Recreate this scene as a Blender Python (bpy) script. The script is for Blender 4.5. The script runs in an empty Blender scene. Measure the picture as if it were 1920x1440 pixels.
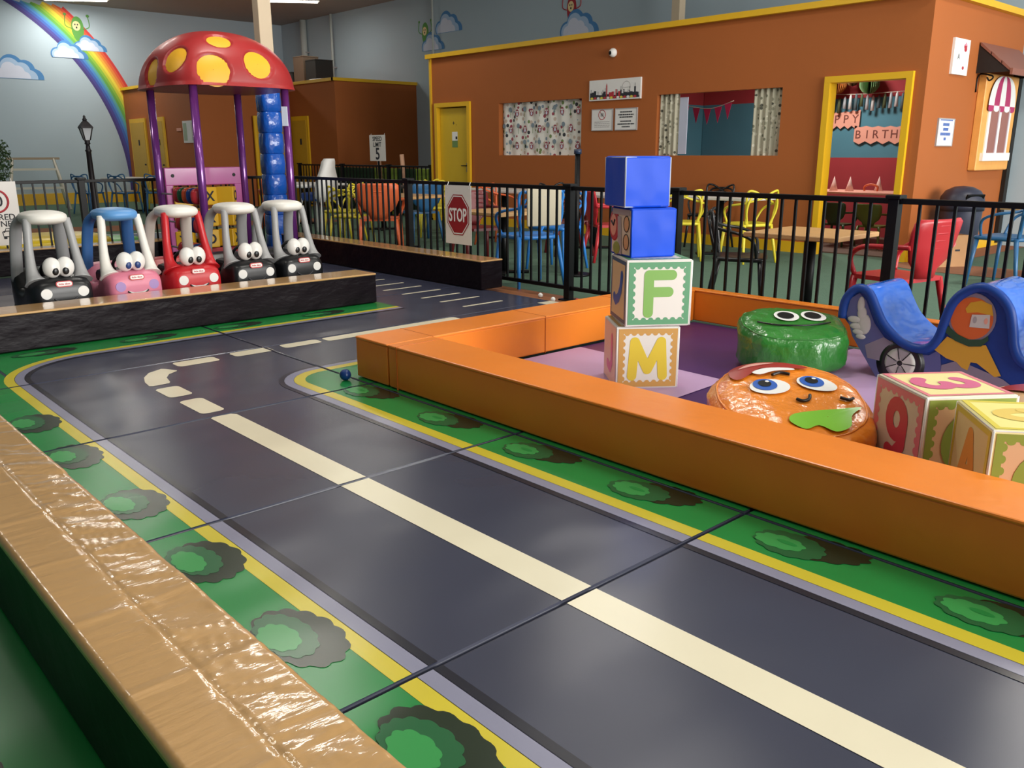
import bpy, bmesh, math, random
from mathutils import Vector, Matrix, noise
from math import pi, sin, cos, radians as R
random.seed(7)
sc = bpy.context.scene
COL = sc.collection

# ------------------------------------------------------------------ camera
cam_d = bpy.data.cameras.new('camera')
cam = bpy.data.objects.new('camera', cam_d); COL.objects.link(cam)
cam_d.sensor_fit = 'HORIZONTAL'; cam_d.sensor_width = 36; cam_d.lens = 1604.5 / 1920 * 36
cam_d.clip_end = 200; cam_d.clip_start = 0.02
_r = Vector((0.73765191, -0.67517816, -0.002026)).normalized()
_f = Vector((0.65131494, 0.712365, -0.26139043)).normalized()
_u = _r.cross(_f).normalized(); _r = _f.cross(_u).normalized()
cam.matrix_world = Matrix(((_r.x, _u.x, -_f.x, 0), (_r.y, _u.y, -_f.y, 0), (_r.z, _u.z, -_f.z, 1.24), (0, 0, 0, 1)))
sc.camera = cam

# ------------------------------------------------------------------ view, world, light
sc.view_settings.view_transform = 'Standard'; sc.view_settings.look = 'None'
sc.view_settings.gamma = 1; sc.view_settings.use_curve_mapping = False
sc.view_settings.exposure = 0.45
sc.cycles.use_denoising = True
sc.cycles.max_bounces = 6; sc.cycles.diffuse_bounces = 3; sc.cycles.glossy_bounces = 3
sc.cycles.sample_clamp_indirect = 4
w = bpy.data.worlds.new('world'); sc.world = w; w.use_nodes = True
w.node_tree.nodes['Background'].inputs[0].default_value = (0.80, 0.90, 1.0, 1)
w.node_tree.nodes['Background'].inputs[1].default_value = 1.1
def area(name, loc, rot, sx, sy, power, col=(1, 1, 1), spread=180):
    l = bpy.data.lights.new(name, 'AREA'); l.shape = 'RECTANGLE'; l.size = sx; l.size_y = sy
    l.energy = power; l.color = col; l.spread = R(spread)
    o = bpy.data.objects.new(name, l); COL.objects.link(o); o.location = loc; o.rotation_euler = rot
    return o
CEIL = 4.87
# daylight through the wide roller doors behind the photographer
area('roller_door_daylight', (6.5, -7.6, 2.3), (R(80), 0, R(8)), 11, 3.8, 1350, (1.0, 0.97, 0.92))
# the hall's ceiling battens: (x, y, power)
BATTENS = [(7.3, 23.5, 50), (11.2, 20.3, 22), (1.5, 20, 30), (4.5, 15.0, 30), (8.6, 13.5, 26), (0.5, 10.2, 28), (4.2, 8.3, 38),
           (7.6, 6.6, 26), (1.2, 5.2, 12), (4.6, 3.4, 62), (9.6, 1.6, 85), (2.2, -0.4, 16), (5.6, -2.2, 66), (-1.2, 2.2, 4)]
for bx_, by_, p_ in BATTENS:
    area('batten_light', (bx_, by_, CEIL - 0.11), (0, 0, R(-35)), 1.4, 0.16, p_, (1.0, 0.955, 0.88))
area('party_room_fill', (11.7, 6.6, 2.78), (0, 0, 0), 0.6, 0.6, 42, (1, 0.95, 0.9))  # unseen fill light added to brighten the party room

# ------------------------------------------------------------------ materials
def lin(h):
    h = h.lstrip('#'); c = [int(h[i:i + 2], 16) / 255 for i in (0, 2, 4)]
    return tuple((x / 12.92 if x <= 0.04045 else ((x + 0.055) / 1.055) ** 2.4) for x in c) + (1,)
MATS = {}
def mat(name, hx, rough=0.5, metal=0.0, coat=0.0, bump=None, var=0.06, vscale=3.0, emit=0.0, spec=0.5, alpha=1.0, coatr=0.12):
    """procedural material: base colour with a slight noise variation; bump = (scale xyz, strength, distance)"""
    if name in MATS: return MATS[name]
    m = bpy.data.materials.new(name); m.use_nodes = True; nt = m.node_tree; b = nt.nodes['Principled BSDF']
    c = lin(hx)
    tc = nt.nodes.new('ShaderNodeTexCoord'); ns = nt.nodes.new('ShaderNodeTexNoise')
    ns.inputs['Scale'].default_value = vscale; ns.inputs['Detail'].default_value = 3
    nt.links.new(tc.outputs['Object'], ns.inputs['Vector'])
    mx = nt.nodes.new('ShaderNodeMix'); mx.data_type = 'RGBA'
    mx.inputs[6].default_value = tuple(x * (1 - var) for x in c[:3]) + (1,)
    mx.inputs[7].default_value = tuple(min(1, x * (1 + var)) for x in c[:3]) + (1,)
    nt.links.new(ns.outputs[0], mx.inputs[0]); nt.links.new(mx.outputs[2], b.inputs['Base Color'])
    b.inputs['Roughness'].default_value = rough; b.inputs['Metallic'].default_value = metal
    b.inputs['Specular IOR Level'].default_value = spec
    if coat: b.inputs['Coat Weight'].default_value = coat; b.inputs['Coat Roughness'].default_value = coatr
    if bump:
        s, st, d = bump
        mp = nt.nodes.new('ShaderNodeMapping'); mp.inputs['Scale'].default_value = s
        n2 = nt.nodes.new('ShaderNodeTexNoise'); n2.inputs['Scale'].default_value = 1; n2.inputs['Detail'].default_value = 1.2 if st == 0.5 and d == 0.03 else 4
        bp = nt.nodes.new('ShaderNodeBump'); bp.inputs['Strength'].default_value = st; bp.inputs['Distance'].default_value = d
        nt.links.new(tc.outputs['Object'], mp.inputs[0]); nt.links.new(mp.outputs[0], n2.inputs['Vector'])
        nt.links.new(n2.outputs[0], bp.inputs['Height']); nt.links.new(bp.outputs[0], b.inputs['Normal'])
        if coat: nt.links.new(bp.outputs[0], b.inputs['Coat Normal'])
    if emit:
        b.inputs['Emission Color'].default_value = c; b.inputs['Emission Strength'].default_value = emit
    if alpha < 1: b.inputs['Alpha'].default_value = alpha
    MATS[name] = m
    return m
MB_ = ((1.6, 2.2, 1), 0.5, 0.03)       # soft waves of a vinyl mat
road = mat('vinyl_road_dark', '3c3f52', 0.27, bump=MB_, vscale=1.2, var=0.12)
roadd = mat('vinyl_road_edge', '232430', 0.25, bump=MB_)
kerbg = mat('vinyl_kerb_grey', '8f8fa6', 0.25, bump=MB_)
yel = mat('vinyl_yellow', 'd8c63c', 0.25, bump=MB_)
grn = mat('vinyl_green', '1f8a42', 0.25, bump=MB_, vscale=2, var=0.15)
bshd = mat('vinyl_bush_dark', '22301f', 0.25, bump=MB_)
bshm = mat('vinyl_bush_mid', '23633a', 0.25, bump=MB_)
bshl = mat('vinyl_bush_light', '3a9a50', 0.25, bump=MB_)
wht = mat('vinyl_line_cream', 'efe6cb', 0.25, bump=MB_, var=0.03)
MATM = [road, roadd, kerbg, yel, grn, bshd, bshm, bshl, wht]
tan = mat('tan_vinyl', 'cda067', 0.30, coat=1.0, bump=((9, 40, 4), 0.2, 0.008), var=0.04, coatr=0.07)
darkv = mat('dark_brown_vinyl', '150e14', 0.34, bump=((3, 4, 6), 0.6, 0.03), spec=0.12)
dgrv = mat('dark_green_vinyl', '0a1a10', 0.4, bump=((3, 4, 6), 0.3, 0.02), spec=0.25)
orv = mat('orange_vinyl', 'ee8628', 0.34, bump=((4, 3, 3), 0.35, 0.02), var=0.05)
stitch = mat('orange_stitching', 'b85c14', 0.5)
lil = mat('lilac_vinyl', 'b99ac4', 0.4, bump=MB_)
pur = mat('purple_vinyl', '452460', 0.4, bump=MB_)
carpet = mat('green_carpet', '4d6a58', 0.95, bump=((60, 60, 60), 0.4, 0.01), vscale=14, var=0.12)
pathb = mat('brown_path_carpet', '8a5a3e', 0.95, bump=((60, 60, 60), 0.4, 0.01), vscale=14, var=0.1)
pathg = mat('grey_path_carpet', '6d7683', 0.95, vscale=10, var=0.1)
woodfl = mat('orange_brown_floor', '97603a', 0.5, vscale=6, var=0.15)
orwall = mat('burnt_orange_wall', 'a85c26', 0.75, bump=((90, 90, 90), 0.15, 0.004), vscale=1.2, var=0.05)
ywood = mat('yellow_paint', 'e6b41f', 0.42, vscale=6, var=0.04)
blwall = mat('pale_blue_wall', 'aebfc9', 0.8, bump=((120, 120, 120), 0.1, 0.004), vscale=0.8, var=0.03)
ceilm = mat('grey_ceiling', '9b9992', 0.9, vscale=2, var=0.04)
blk = mat('black_powder_coat', '09090b', 0.42, var=0.02, spec=0.25)
white = mat('white_paint', 'f0efec', 0.5, var=0.02)
print('materials ok')

# ------------------------------------------------------------------ mesh helpers
class MB:
    def __init__(s): s.b = bmesh.new(); s.mats = []; s.M = Matrix.Identity(4)
    def mi(s, m):
        if m not in s.mats: s.mats.append(m)
        return s.mats.index(m)
    def v(s, p): return s.b.verts.new(s.M @ Vector(p))
    def face(s, pts, m, smooth=False):
        try: f = s.b.faces.new([s.v(p) for p in pts])
        except ValueError: return None
        f.material_index = s.mi(m); f.smooth = smooth; return f
    def rings(s, rings, m, cap=True, smooth=True, closed=True):
        V = [[s.v(p) for p in r] for r in rings]; k = s.mi(m); n = len(V[0])
        for a, b in zip(V, V[1:]):
            for i in range(n if closed else n - 1):
                f = s.b.faces.new((a[i], a[(i + 1) % n], b[(i + 1) % n], b[i])); f.material_index = k; f.smooth = smooth
        if cap:
            for r, fl in ((V[0], True), (V[-1], False)):
                f = s.b.faces.new(r[::-1] if fl else r); f.material_index = k
        return V
    def box(s, c, d, m, rz=0, bev=0.0):
        x, y, z = d[0] / 2, d[1] / 2, d[2] / 2; b = min(bev, x * .9, y * .9, z * .9)
        Mo = s.M; s.M = Mo @ Matrix.Translation(c) @ Matrix.Rotation(rz, 4, 'Z')
        if b <= 0:
            s.rings([[(-x, -y, -z), (x, -y, -z), (x, y, -z), (-x, y, -z)], [(-x, -y, z), (x, -y, z), (x, y, z), (-x, y, z)]], m, smooth=False)
        else:
            def rr(z_, i):
                X, Y = x - i, y - i; c_ = b * .6 if b * .6 < min(X, Y) else 0
                return [(-X + c_, -Y, z_), (X - c_, -Y, z_), (X, -Y + c_, z_), (X, Y - c_, z_), (X - c_, Y, z_), (-X + c_, Y, z_), (-X, Y - c_, z_), (-X, -Y + c_, z_)]
            s.rings([rr(-z, b), rr(-z + b * .3, b * .3), rr(-z + b, 0), rr(z - b, 0), rr(z - b * .3, b * .3), rr(z, b)], m, smooth=False)
        s.M = Mo
    def prism(s, poly, z0, z1, m, side=None):
        s.rings([[(p[0], p[1], z0) for p in poly], [(p[0], p[1], z1) for p in poly]], side or m, smooth=False, cap=False)
        s.face([(p[0], p[1], z1) for p in poly], m); s.face([(p[0], p[1], z0) for p in poly][::-1], side or m)
    def tube(s, pts, r, m, n=10, ry=None, closed=False):
        pts = [Vector(p) for p in pts]; rs = r if isinstance(r, (list, tuple)) else [r] * len(pts); out = []
        up = Vector((0, 0, 1)); N = len(pts); prev = None
        for i, p in enumerate(pts):
            if closed: t = pts[(i + 1) % N] - pts[i - 1]
            else: t = (pts[min(i + 1, N - 1)] - pts[max(i - 1, 0)])
            t.normalize()
            if prev is None:
                a = t.cross(up)
                if a.length < 0.05: a = t.cross(Vector((1, 0, 0)))
            else: a = prev - t * prev.dot(t)
            a.normalize(); prev = a; b = t.cross(a)
            out.append([p + a * cos(2 * pi * k / n) * rs[i] + b * sin(2 * pi * k / n) * (ry or rs[i]) for k in range(n)])
        if closed: out.append(out[0])
        s.rings(out, m, cap=not closed)
    def cyl(s, c, r, h, m, n=24, r2=None, axis='Z', smooth=True):
        Mo = s.M; s.M = Mo @ Matrix.Translation(c)
        if axis == 'X': s.M = s.M @ Matrix.Rotation(pi / 2, 4, 'Y')
        if axis == 'Y': s.M = s.M @ Matrix.Rotation(-pi / 2, 4, 'X')
        r2 = r if r2 is None else r2
        s.rings([[(cos(2 * pi * k / n) * q, sin(2 * pi * k / n) * q, z) for k in range(n)] for q, z in ((r, 0), (r2, h))], m, smooth=smooth)
        s.M = Mo
    def lathe(s, prof, m, n=28, c=(0, 0, 0), sx=1, sy=1):
        s.rings([[(c[0] + cos(2 * pi * k / n) * max(q, 1e-4) * sx, c[1] + sin(2 * pi * k / n) * max(q, 1e-4) * sy, c[2] + z) for k in range(n)] for q, z in prof], m)
    def ell(s, c, r, m, nu=20, nv=12, e=1.0, e2=1.0):
        def sp(v, p): return math.copysign(abs(v) ** p, v)
        rg = []
        for j in range(nv + 1):
            t = -pi / 2 + pi * j / nv; q = sp(max(cos(t), 1e-3), e)
            rg.append([(c[0] + r[0] * q * sp(cos(2 * pi * k / nu), e2), c[1] + r[1] * q * sp(sin(2 * pi * k / nu), e2), c[2] + r[2] * sp(sin(t), e)) for k in range(nu)])
        s.rings(rg, m)
    def text(s, body, size, m, ext=0.001, off=0.0, res=3):
        vs, fs, w_, h_ = text_geo(body, ext, off, res)
        k = s.mi(m); V = [s.v((p[0] * size, p[1] * size, p[2])) for p in vs]
        for f in fs:
            try: ff = s.b.faces.new([V[i] for i in f]); ff.material_index = k
            except ValueError: pass
    def build(s, name, parent=None, loc=None, rz=0, world=False, norm=True):
        if norm: bmesh.ops.recalc_face_normals(s.b, faces=s.b.faces)
        me = bpy.data.meshes.new(name); s.b.to_mesh(me); s.b.free()
        for m in s.mats: me.materials.append(m)
        o = bpy.data.objects.new(name, me); COL.objects.link(o)
        if parent: o.parent = parent
        if world and parent:
            q = parent
            off = Vector((0, 0, 0))
            while q: off += q.location; q = q.parent
            me.transform(Matrix.Translation(-off))
        if loc: o.location = loc
        if rz: o.rotation_euler = (0, 0, rz)
        return o
_TG = {}
def text_geo(body, ext, off, res):
    key = (body, ext, off, res)
    if key in _TG: return _TG[key]
    cu = bpy.data.curves.new('t', 'FONT'); cu.body = body; cu.size = 1; cu.extrude = ext; cu.offset = off
    cu.align_x = 'CENTER'; cu.align_y = 'CENTER'; cu.resolution_u = res
    ob = bpy.data.objects.new('t', cu); COL.objects.link(ob)
    dg = bpy.context.evaluated_depsgraph_get(); me = bpy.data.meshes.new_from_object(ob.evaluated_get(dg))
    vs = [tuple(v.co) for v in me.vertices]; fs = [tuple(p.vertices) for p in me.polygons]
    xs = [v[0] for v in vs] or [0]; ys = [v[1] for v in vs] or [0]
    cx, cy = (max(xs) + min(xs)) / 2, (max(ys) + min(ys)) / 2
    vs = [(x - cx, y - cy, z) for x, y, z in vs]
    bpy.data.objects.remove(ob); bpy.data.curves.remove(cu); bpy.data.meshes.remove(me)
    _TG[key] = (vs, fs, max(xs) - min(xs), max(ys) - min(ys)); return _TG[key]
def frame(o, x, y):
    """matrix with local x along x, local y along y, local z out of the plane"""
    x = Vector(x).normalized(); y = Vector(y).normalized(); z = x.cross(y)
    return Matrix(((x.x, y.x, z.x, o[0]), (x.y, y.y, z.y, o[1]), (x.z, y.z, z.z, o[2]), (0, 0, 0, 1)))
def tag(o, label=None, cat=None, group=None, kind=None):
    if label: o['label'] = label
    if cat: o['category'] = cat
    if group: o['group'] = group
    if kind: o['kind'] = kind
    return o
def thing(name, label, cat, loc=(0, 0, 0), rz=0, group=None, scale=None):
    o = bpy.data.objects.new(name, None); COL.objects.link(o); o.location = loc; o.rotation_euler = (0, 0, rz)
    o.empty_display_size = 0.1
    if scale: o.scale = (scale,) * 3
    return tag(o, label, cat, group)
def struct(o): o['kind'] = 'structure'; return o
def copy_tree(o, parent=None):
    kids = [c for c in KIDS.get(o.name, [])]
    c = o.copy(); COL.objects.link(c)
    if parent: c.parent = parent
    KIDS[c.name] = []
    for k in kids: KIDS[c.name].append(copy_tree(k, c))
    return c
KIDS = {}
def register(root):
    for o in COL.objects:
        if o.parent: KIDS.setdefault(o.parent.name, []) ; 
    for o in list(COL.objects):
        if o.parent and o not in KIDS[o.parent.name]: KIDS[o.parent.name].append(o)
def smooth_pts(P, n=6, closed=False):
    """Catmull-Rom through P"""
    P = [Vector(p) for p in P]; out = []; N = len(P)
    for i in range(N if closed else N - 1):
        a = P[i - 1] if (i > 0 or closed) else P[0]; b = P[i]; c = P[(i + 1) % N]; d = P[(i + 2) % N] if (closed or i + 2 < N) else P[-1]
        for k in range(n):
            t = k / n
            out.append(0.5 * ((2 * b) + (c - a) * t + (2 * a - 5 * b + 4 * c - d) * t * t + (3 * b - a - 3 * c + d) * t ** 3))
    if not closed: out.append(P[-1])
    return out

# ------------------------------------------------------------------ 2D paint
def clip(poly, x0, y0, x1, y1):
    def cut(P, inside, inter):
        out = []
        for i in range(len(P)):
            a, b = P[i - 1], P[i]; ia, ib = inside(a), inside(b)
            if ib:
                if not ia: out.append(inter(a, b))
                out.append(b)
            elif ia: out.append(inter(a, b))
        return out
    def ix(x): return lambda a, b: (x, a[1] + (b[1] - a[1]) * (x - a[0]) / (b[0] - a[0]))
    def iy(y): return lambda a, b: (a[0] + (b[0] - a[0]) * (y - a[1]) / (b[1] - a[1]), y)
    for ins, it in ((lambda p: p[0] >= x0, ix(x0)), (lambda p: p[0] <= x1, ix(x1)), (lambda p: p[1] >= y0, iy(y0)), (lambda p: p[1] <= y1, iy(y1))):
        if not poly: return []
        poly = cut(poly, ins, it)
    return poly
def dedup(P):
    out = []
    for p in P:
        if not out or abs(p[0] - out[-1][0]) + abs(p[1] - out[-1][1]) > 1e-4: out.append(p)
    if len(out) > 1 and abs(out[0][0] - out[-1][0]) + abs(out[0][1] - out[-1][1]) < 1e-4: out.pop()
    return out
def offset_path(P, d):
    out = []
    for i, p in enumerate(P):
        a = P[max(i - 1, 0)]; b = P[min(i + 1, len(P) - 1)]
        tx, ty = b[0] - a[0], b[1] - a[1]; l = math.hypot(tx, ty)
        out.append((p[0] - ty / l * d, p[1] + tx / l * d))
    return out
def strips(P, d0, d1, n=1):
    """quads along a path between two offsets"""
    a, b = offset_path(P, d0), offset_path(P, d1)
    return [[a[i], a[i + 1], b[i + 1], b[i]] for i in range(len(P) - 1)]
def blob(cx, cy, rx, ry, seed, n=64, amp=0.05, lobes=13, rot=0):
    rnd = random.Random(seed); ph = rnd.random() * 6; out = []
    for k in range(n):
        t = 2 * pi * k / n; q = 1 + amp * abs(sin(lobes * t / 2 + ph)) * 2 - amp + 0.05 * sin(2 * t + ph)
        x, y = rx * q * cos(t), ry * q * sin(t)
        out.append((cx + x * cos(rot) - y * sin(rot), cy + x * sin(rot) + y * cos(rot)))
    return out
def roundrect(x0, y0, x1, y1, r, n=4):
    out = []
    for cx, cy, a in ((x1 - r, y1 - r, 0), (x0 + r, y1 - r, 90), (x0 + r, y0 + r, 180), (x1 - r, y0 + r, 270)):
        for k in range(n + 1): out.append((cx + r * cos(R(a + 90 * k / n)), cy + r * sin(R(a + 90 * k / n))))
    return out
PAINT = []   # (level, material, polygon)
# left kerb: straight up the road, round the corner, along the far side
arc = [(1.62 + 0.50 * cos(R(180 - a)), 5.24 + 0.50 * sin(R(180 - a))) for a in range(0, 91, 6)]
PL = [(1.115, y / 2) for y in range(-8, 10)] + [(1.118, 5.0)] + arc + [(2.4, 5.76), (3.2, 5.765), (4.06, 5.77)]
green_left = [(-3, -4)] + [(x, y) for x, y in offset_path(PL, 0.05)] + [(4.02, 6.2), (-3, 6.2)]
PAINT.append((1, grn, [(-3, -4), (1.06, -4), (1.06, 5.0), (1.06, 6.2), (-3, 6.2)]))
for i in range(len(PL) - 1):
    a = offset_path(PL, 0.04)
    if a[i][1] > 4.9 and a[i + 1][0] > a[i][0]: PAINT.append((1, grn, [a[i], a[i + 1], (a[i + 1][0], 6.2), (a[i][0], 6.2)]))
for d0, d1, m in ((-0.028, 0.002, roadd), (0, 0.052, kerbg), (0.05, 0.104, yel)):
    for q in strips(PL, d0, d1): PAINT.append((2, m, q))
# right kerb and the island corner
arc2 = [(2.47 + 0.315 * cos(R(180 - a)), 4.15 + 0.315 * sin(R(180 - a))) for a in range(0, 91, 6)]
PR = [(2.155, y / 2) for y in range(-8, 9)] + arc2 + [(3.2, 4.465), (5.2, 4.465)]
ig = [p for p in offset_path(PR, -0.10)]
PAINT.append((1, grn, ig + [(5.2, -4)]))
for d0, d1, m in ((-0.002, 0.028, roadd), (-0.055, 0, kerbg), (-0.117, -0.053, yel)):
    for q in strips(PR, d0, d1): PAINT.append((2, m, q))
# centre line, dashes, crossing
PAINT.append((2, wht, [(1.59, -4), (1.715, -4), (1.715, 3.88), (1.695, 3.905), (1.61, 3.915), (1.59, 3.895)]))
for x0, y0, x1, y1 in ((2.93, 5.05, 4.1, 5.165), (2.61, 5.05, 2.885, 5.165), (2.26, 5.04, 2.525, 5.165), (1.89, 5.02, 2.15, 5.15), (1.585, 4.385, 1.712, 4.61), (1.588, 3.99, 1.71, 4.29)):
    PAINT.append((2, wht, roundrect(x0, y0, x1, y1, 0.03)))
PAINT.append((2, wht, [(1.592, 4.70), (1.605, 4.80), (1.64, 4.91), (1.70, 5.0), (1.79, 5.05), (1.81, 5.03), (1.845, 4.95), (1.84, 4.935), (1.775, 4.89), (1.735, 4.82), (1.715, 4.72), (1.70, 4.69), (1.61, 4.685)]))
for y in (5.47, 5.78, 6.05, 6.34, 6.64, 6.93, 7.26, 7.56): PAINT.append((2, wht, roundrect(4.45, y - 0.018, 4.89, y + 0.018, 0.017)))
PAINT.append((2, wht, roundrect(5.03, 5.07, 5.19, 5.19, 0.01)))
k = 0
for x, y in [(0.93, v) for v in (4.40, 3.78, 3.09, 2.47, 1.88, 1.28, 0.68, 0.05, -0.6)] + [(0.12, 1.9), (0.1, 1.2), (0.12, 0.5)]:
    k += 1
    PAINT.append((3, bshd, blob(x + 0.012, y - 0.01, 0.105, 0.165, k, amp=0.05)))
    PAINT.append((4, bshm, blob(x - 0.012, y + 0.02, 0.072, 0.12, k + 1, amp=0.05)))
    PAINT.append((5, bshl, blob(x - 0.03, y + 0.02, 0.045, 0.08, k + 2, amp=0.06, lobes=9)))
for y in (3.79, 3.12, 2.49, 1.88, 1.25, 0.65, 0.05):
    k += 1; x = 2.40
    PAINT.append((3, bshd, blob(x + 0.03, y - 0.05, 0.085, 0.16, k, amp=0.06, rot=0.25)))
    PAINT.append((4, bshm, blob(x - 0.005, y + 0.03, 0.082, 0.125, k + 1, amp=0.05)))
    PAINT.append((5, bshl, blob(x - 0.012, y + 0.06, 0.05, 0.08, k + 2, amp=0.07, lobes=9)))
    PAINT.append((6, grn, blob(x - 0.002, y + 0.04, 0.012, 0.035, k + 3, amp=0.02)))
for x in (1.37, 2.02, 2.68, 3.40):
    k += 1
    PAINT.append((3, bshd, blob(x + 0.06, 5.99, 0.17, 0.075, k)))
    PAINT.append((4, bshm, blob(x - 0.02, 5.99, 0.13, 0.06, k + 1)))
    PAINT.append((5, bshl, blob(x - 0.04, 5.99, 0.08, 0.035, k + 2, lobes=9)))
XS = (-2.29, 0.11, 2.51, 5.2); YS = (-2.08, -0.88, 0.32, 1.52, 2.725, 3.92, 5.19, 6.39, 7.59, 8.79, 9.99)
mi_ = 0
where_c = ('left of the tan beam', 'beside the tan beam', 'beside the orange pit')
for ci in range(3):
    for ri in range(len(YS) - 1):
        x0, x1, y0, y1 = XS[ci], XS[ci + 1], YS[ri], YS[ri + 1]
        if ci == 0 and ri > 5: continue
        if ci == 0 and ri < 1: continue
        if ci == 2 and (ri < 5): 
            x1 = 2.86
        g = 0.003
        m = MB(); base = road
        m.rings([[(a, b, z) for a, b in ((x0 + g + i, y0 + g + i), (x1 - g - i, y0 + g + i), (x1 - g - i, y1 - g - i), (x0 + g + i, y1 - g - i))] for z, i in ((-0.04, 0), (-0.010, 0), (-0.003, 0.003), (0, 0.010))], base, smooth=False)
        for lv, pm, poly in PAINT:
            P = dedup(clip(poly, x0 + g + 0.007, y0 + g + 0.007, x1 - g - 0.007, y1 - g - 0.007))
            if len(P) >= 3: 
                f = m.face([(p[0], p[1], lv * 0.0007) for p in P], pm)
                if f: f.normal_update(); 
                if f and f.normal.z < 0: f.normal_flip()
        o = m.build('play_mat', norm=False)
        bmesh_ = None
        lb = {0: {1: 'green vinyl mat left of the tan beam, farthest back towards the photographer', 2: 'green vinyl mat left of the tan beam at the bottom corner', 3: 'green bush print mat left of the tan beam, next one up', 4: 'green vinyl mat hidden left of the tan beam, level with the second road seam', 5: 'green vinyl mat at the left edge where the tan beam leaves the picture'},
              1: {0: 'dark road mat with centre line, beyond the bottom edge', 1: 'dark road mat with centre line, just below the picture', 2: 'dark road mat with long centre line at the bottom edge', 3: 'dark road mat with long centre line, second from the bottom', 4: 'dark road mat with the long centre line, third from the bottom', 5: 'dark road mat with the two short dashes and the start of the centre line', 6: 'dark road mat with the outer road corner and curved dash', 7: 'dark mat under the front beam and the black and pink toy cars', 8: 'dark mat behind the left toy cars', 9: 'dark mat at the left of the far beam'},
              2: {0: 'narrow green mat strip beside the orange pit, beyond the bottom edge', 1: 'narrow green mat strip beside the orange pit, just outside the right edge', 2: 'narrow green bush mat beside the orange pit at the right edge', 3: 'narrow green bush mat beside the orange pit, second from the right', 4: 'narrow green bush mat beside the orange pit, third from the right', 5: 'mat with the green island corner and blue ball under the orange corner', 6: 'dark mat with the long white line beside the orange corner', 7: 'dark mat with white crossing bars beside the front beam end', 8: 'dark mat with crossing bars behind the right toy cars', 9: 'dark mat under the mushroom shelter'}}[ci][ri]
        tag(o, lb, 'floor mat', 'road print vinyl floor mats')

# ------------------------------------------------------------------ floor, ceiling, walls
WY = 24.65; WX = 13.32
m = MB(); m.box((4, 10, -0.14), (24, 40, 0.2), carpet)
def fl(poly, mt, z): m.face([(p[0], p[1], z) for p in poly], mt)
fl([(5.2, 4.1), (5.62, 4.1), (5.62, 10.2), (5.2, 10.2)], woodfl, -0.036)
fl([(9.75, -2), (10.6, -2), (10.6, 4.0), (13.3, 4.0), (13.3, 4.4), (9.95, 4.4), (9.75, 4.0)][0:7], pathb, -0.037)
fl([(-5, 17.5), (9.0, 14.5), (9.0, 15.6), (-5, 19.3)], pathb, -0.037)
fl([(-5, 10.6), (5.0, 10.6), (6.5, 14.3), (-5, 17.2)], pathg, -0.0365)
fl([(-5, 17.15), (6.5, 14.25), (6.5, 14.32), (-5, 17.25)], white, -0.036)
struct(m.build('floor'))
m = MB(); m.box((4, 9, CEIL + 0.1), (24, 38, 0.2), ceilm); struct(m.build('ceiling'))
# rainbow wall with its painted mural
RB = ['4a3f7d', '4c4a94', '4668b4', '4f8bc9', '5fa9a8', '6aaa4e', '8dbd45', 'cfd044', 'f2dc4b', 'f3b244', 'ea8a42', 'e2603f', 'cf3f3f']
cldark = mat('mural_cloud_edge', '4d86bd', 0.8); clmid = mat('mural_cloud_mid', 'a9c4e2', 0.8); cllt = mat('mural_cloud_light', 'd6dcee', 0.8)
beang = mat('mural_green', '5d9a4a', 0.8); beanf = mat('mural_face', 'efd9a0', 0.8); beanr = mat('mural_red', 'a8323c', 0.8); mink = mat('mural_ink', '2a2a33', 0.8)
def cloud(m, cx, cz, s, lv=0):
    """painted cloud: three nested lumpy shapes with flat bottoms"""
    def shape(k, dx, dz):
        P = []
        for k_ in range(40):
            P.append(None)
        lobes = [(-0.62, 0.12, 0.34), (-0.18, 0.42, 0.42), (0.30, 0.30, 0.36), (0.62, 0.0, 0.34)]
        out = []
        for t in range(-4, 185, 4):
            a = R(180 - t); best = 0
            for lx, lz, lr in lobes:
                # ray from origin to lobe circle
                dx_, dz_ = cos(a), sin(a); bq = dx_ * lx + dz_ * lz; cq = lx * lx + lz * lz - lr * lr; di = bq * bq - cq
                if di > 0: best = max(best, bq + math.sqrt(di))
            best = best or 0.5
            out.append((cx + (best * cos(a) * k + dx) * s, cz + (best * sin(a) * k + dz) * s))
        return out
    m.face([(x, z, 0.002 + lv) for x, z in shape(1.0, 0.06, 0)], cldark)
    m.face([(x, z, 0.003 + lv) for x, z in shape(0.85, -0.02, 0)], clmid)
    m.face([(x, z, 0.004 + lv) for x, z in shape(0.66, -0.10, 0)], cllt)
def bean(m, cx, cz, s, mt, lv=0.001):
    m.face([(cx + cos(t * pi / 12) * 0.5 * s * (1 + 0.1 * sin(t * pi / 12)), cz + sin(t * pi / 12) * s, lv + 0.001) for t in range(24)], mt)
    m.face([(cx - 0.08 * s + cos(t * pi / 10) * 0.32 * s, cz + 0.25 * s + sin(t * pi / 10) * 0.38 * s, lv + 0.002) for t in range(20)], beanf)
    for ex in (-0.18, 0.02): m.face([(cx + ex * s + cos(t * pi / 4) * 0.05 * s, cz + 0.35 * s + sin(t * pi / 4) * 0.07 * s, lv + 0.003) for t in range(8)], mink)
    m.face([(cx - 0.08 * s + cos(t * pi / 4) * 0.07 * s, cz + 0.12 * s + sin(t * pi / 4) * 0.09 * s, lv + 0.003) for t in range(8)], mink)
    for sg in (-1, 1):
        P = smooth_pts([(cx + sg * 0.4 * s, cz, lv + 0.002), (cx + sg * 0.95 * s, cz + 0.25 * s, lv + 0.002), (cx + sg * 0.9 * s, cz + 1.0 * s, lv + 0.002)], 5)
        m.tube(P, 0.035 * s, mt, 5); m.ell((cx + sg * 0.9 * s, cz + 1.1 * s, lv), (0.14 * s, 0.12 * s, 0.002), mt, 8, 4)
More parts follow.
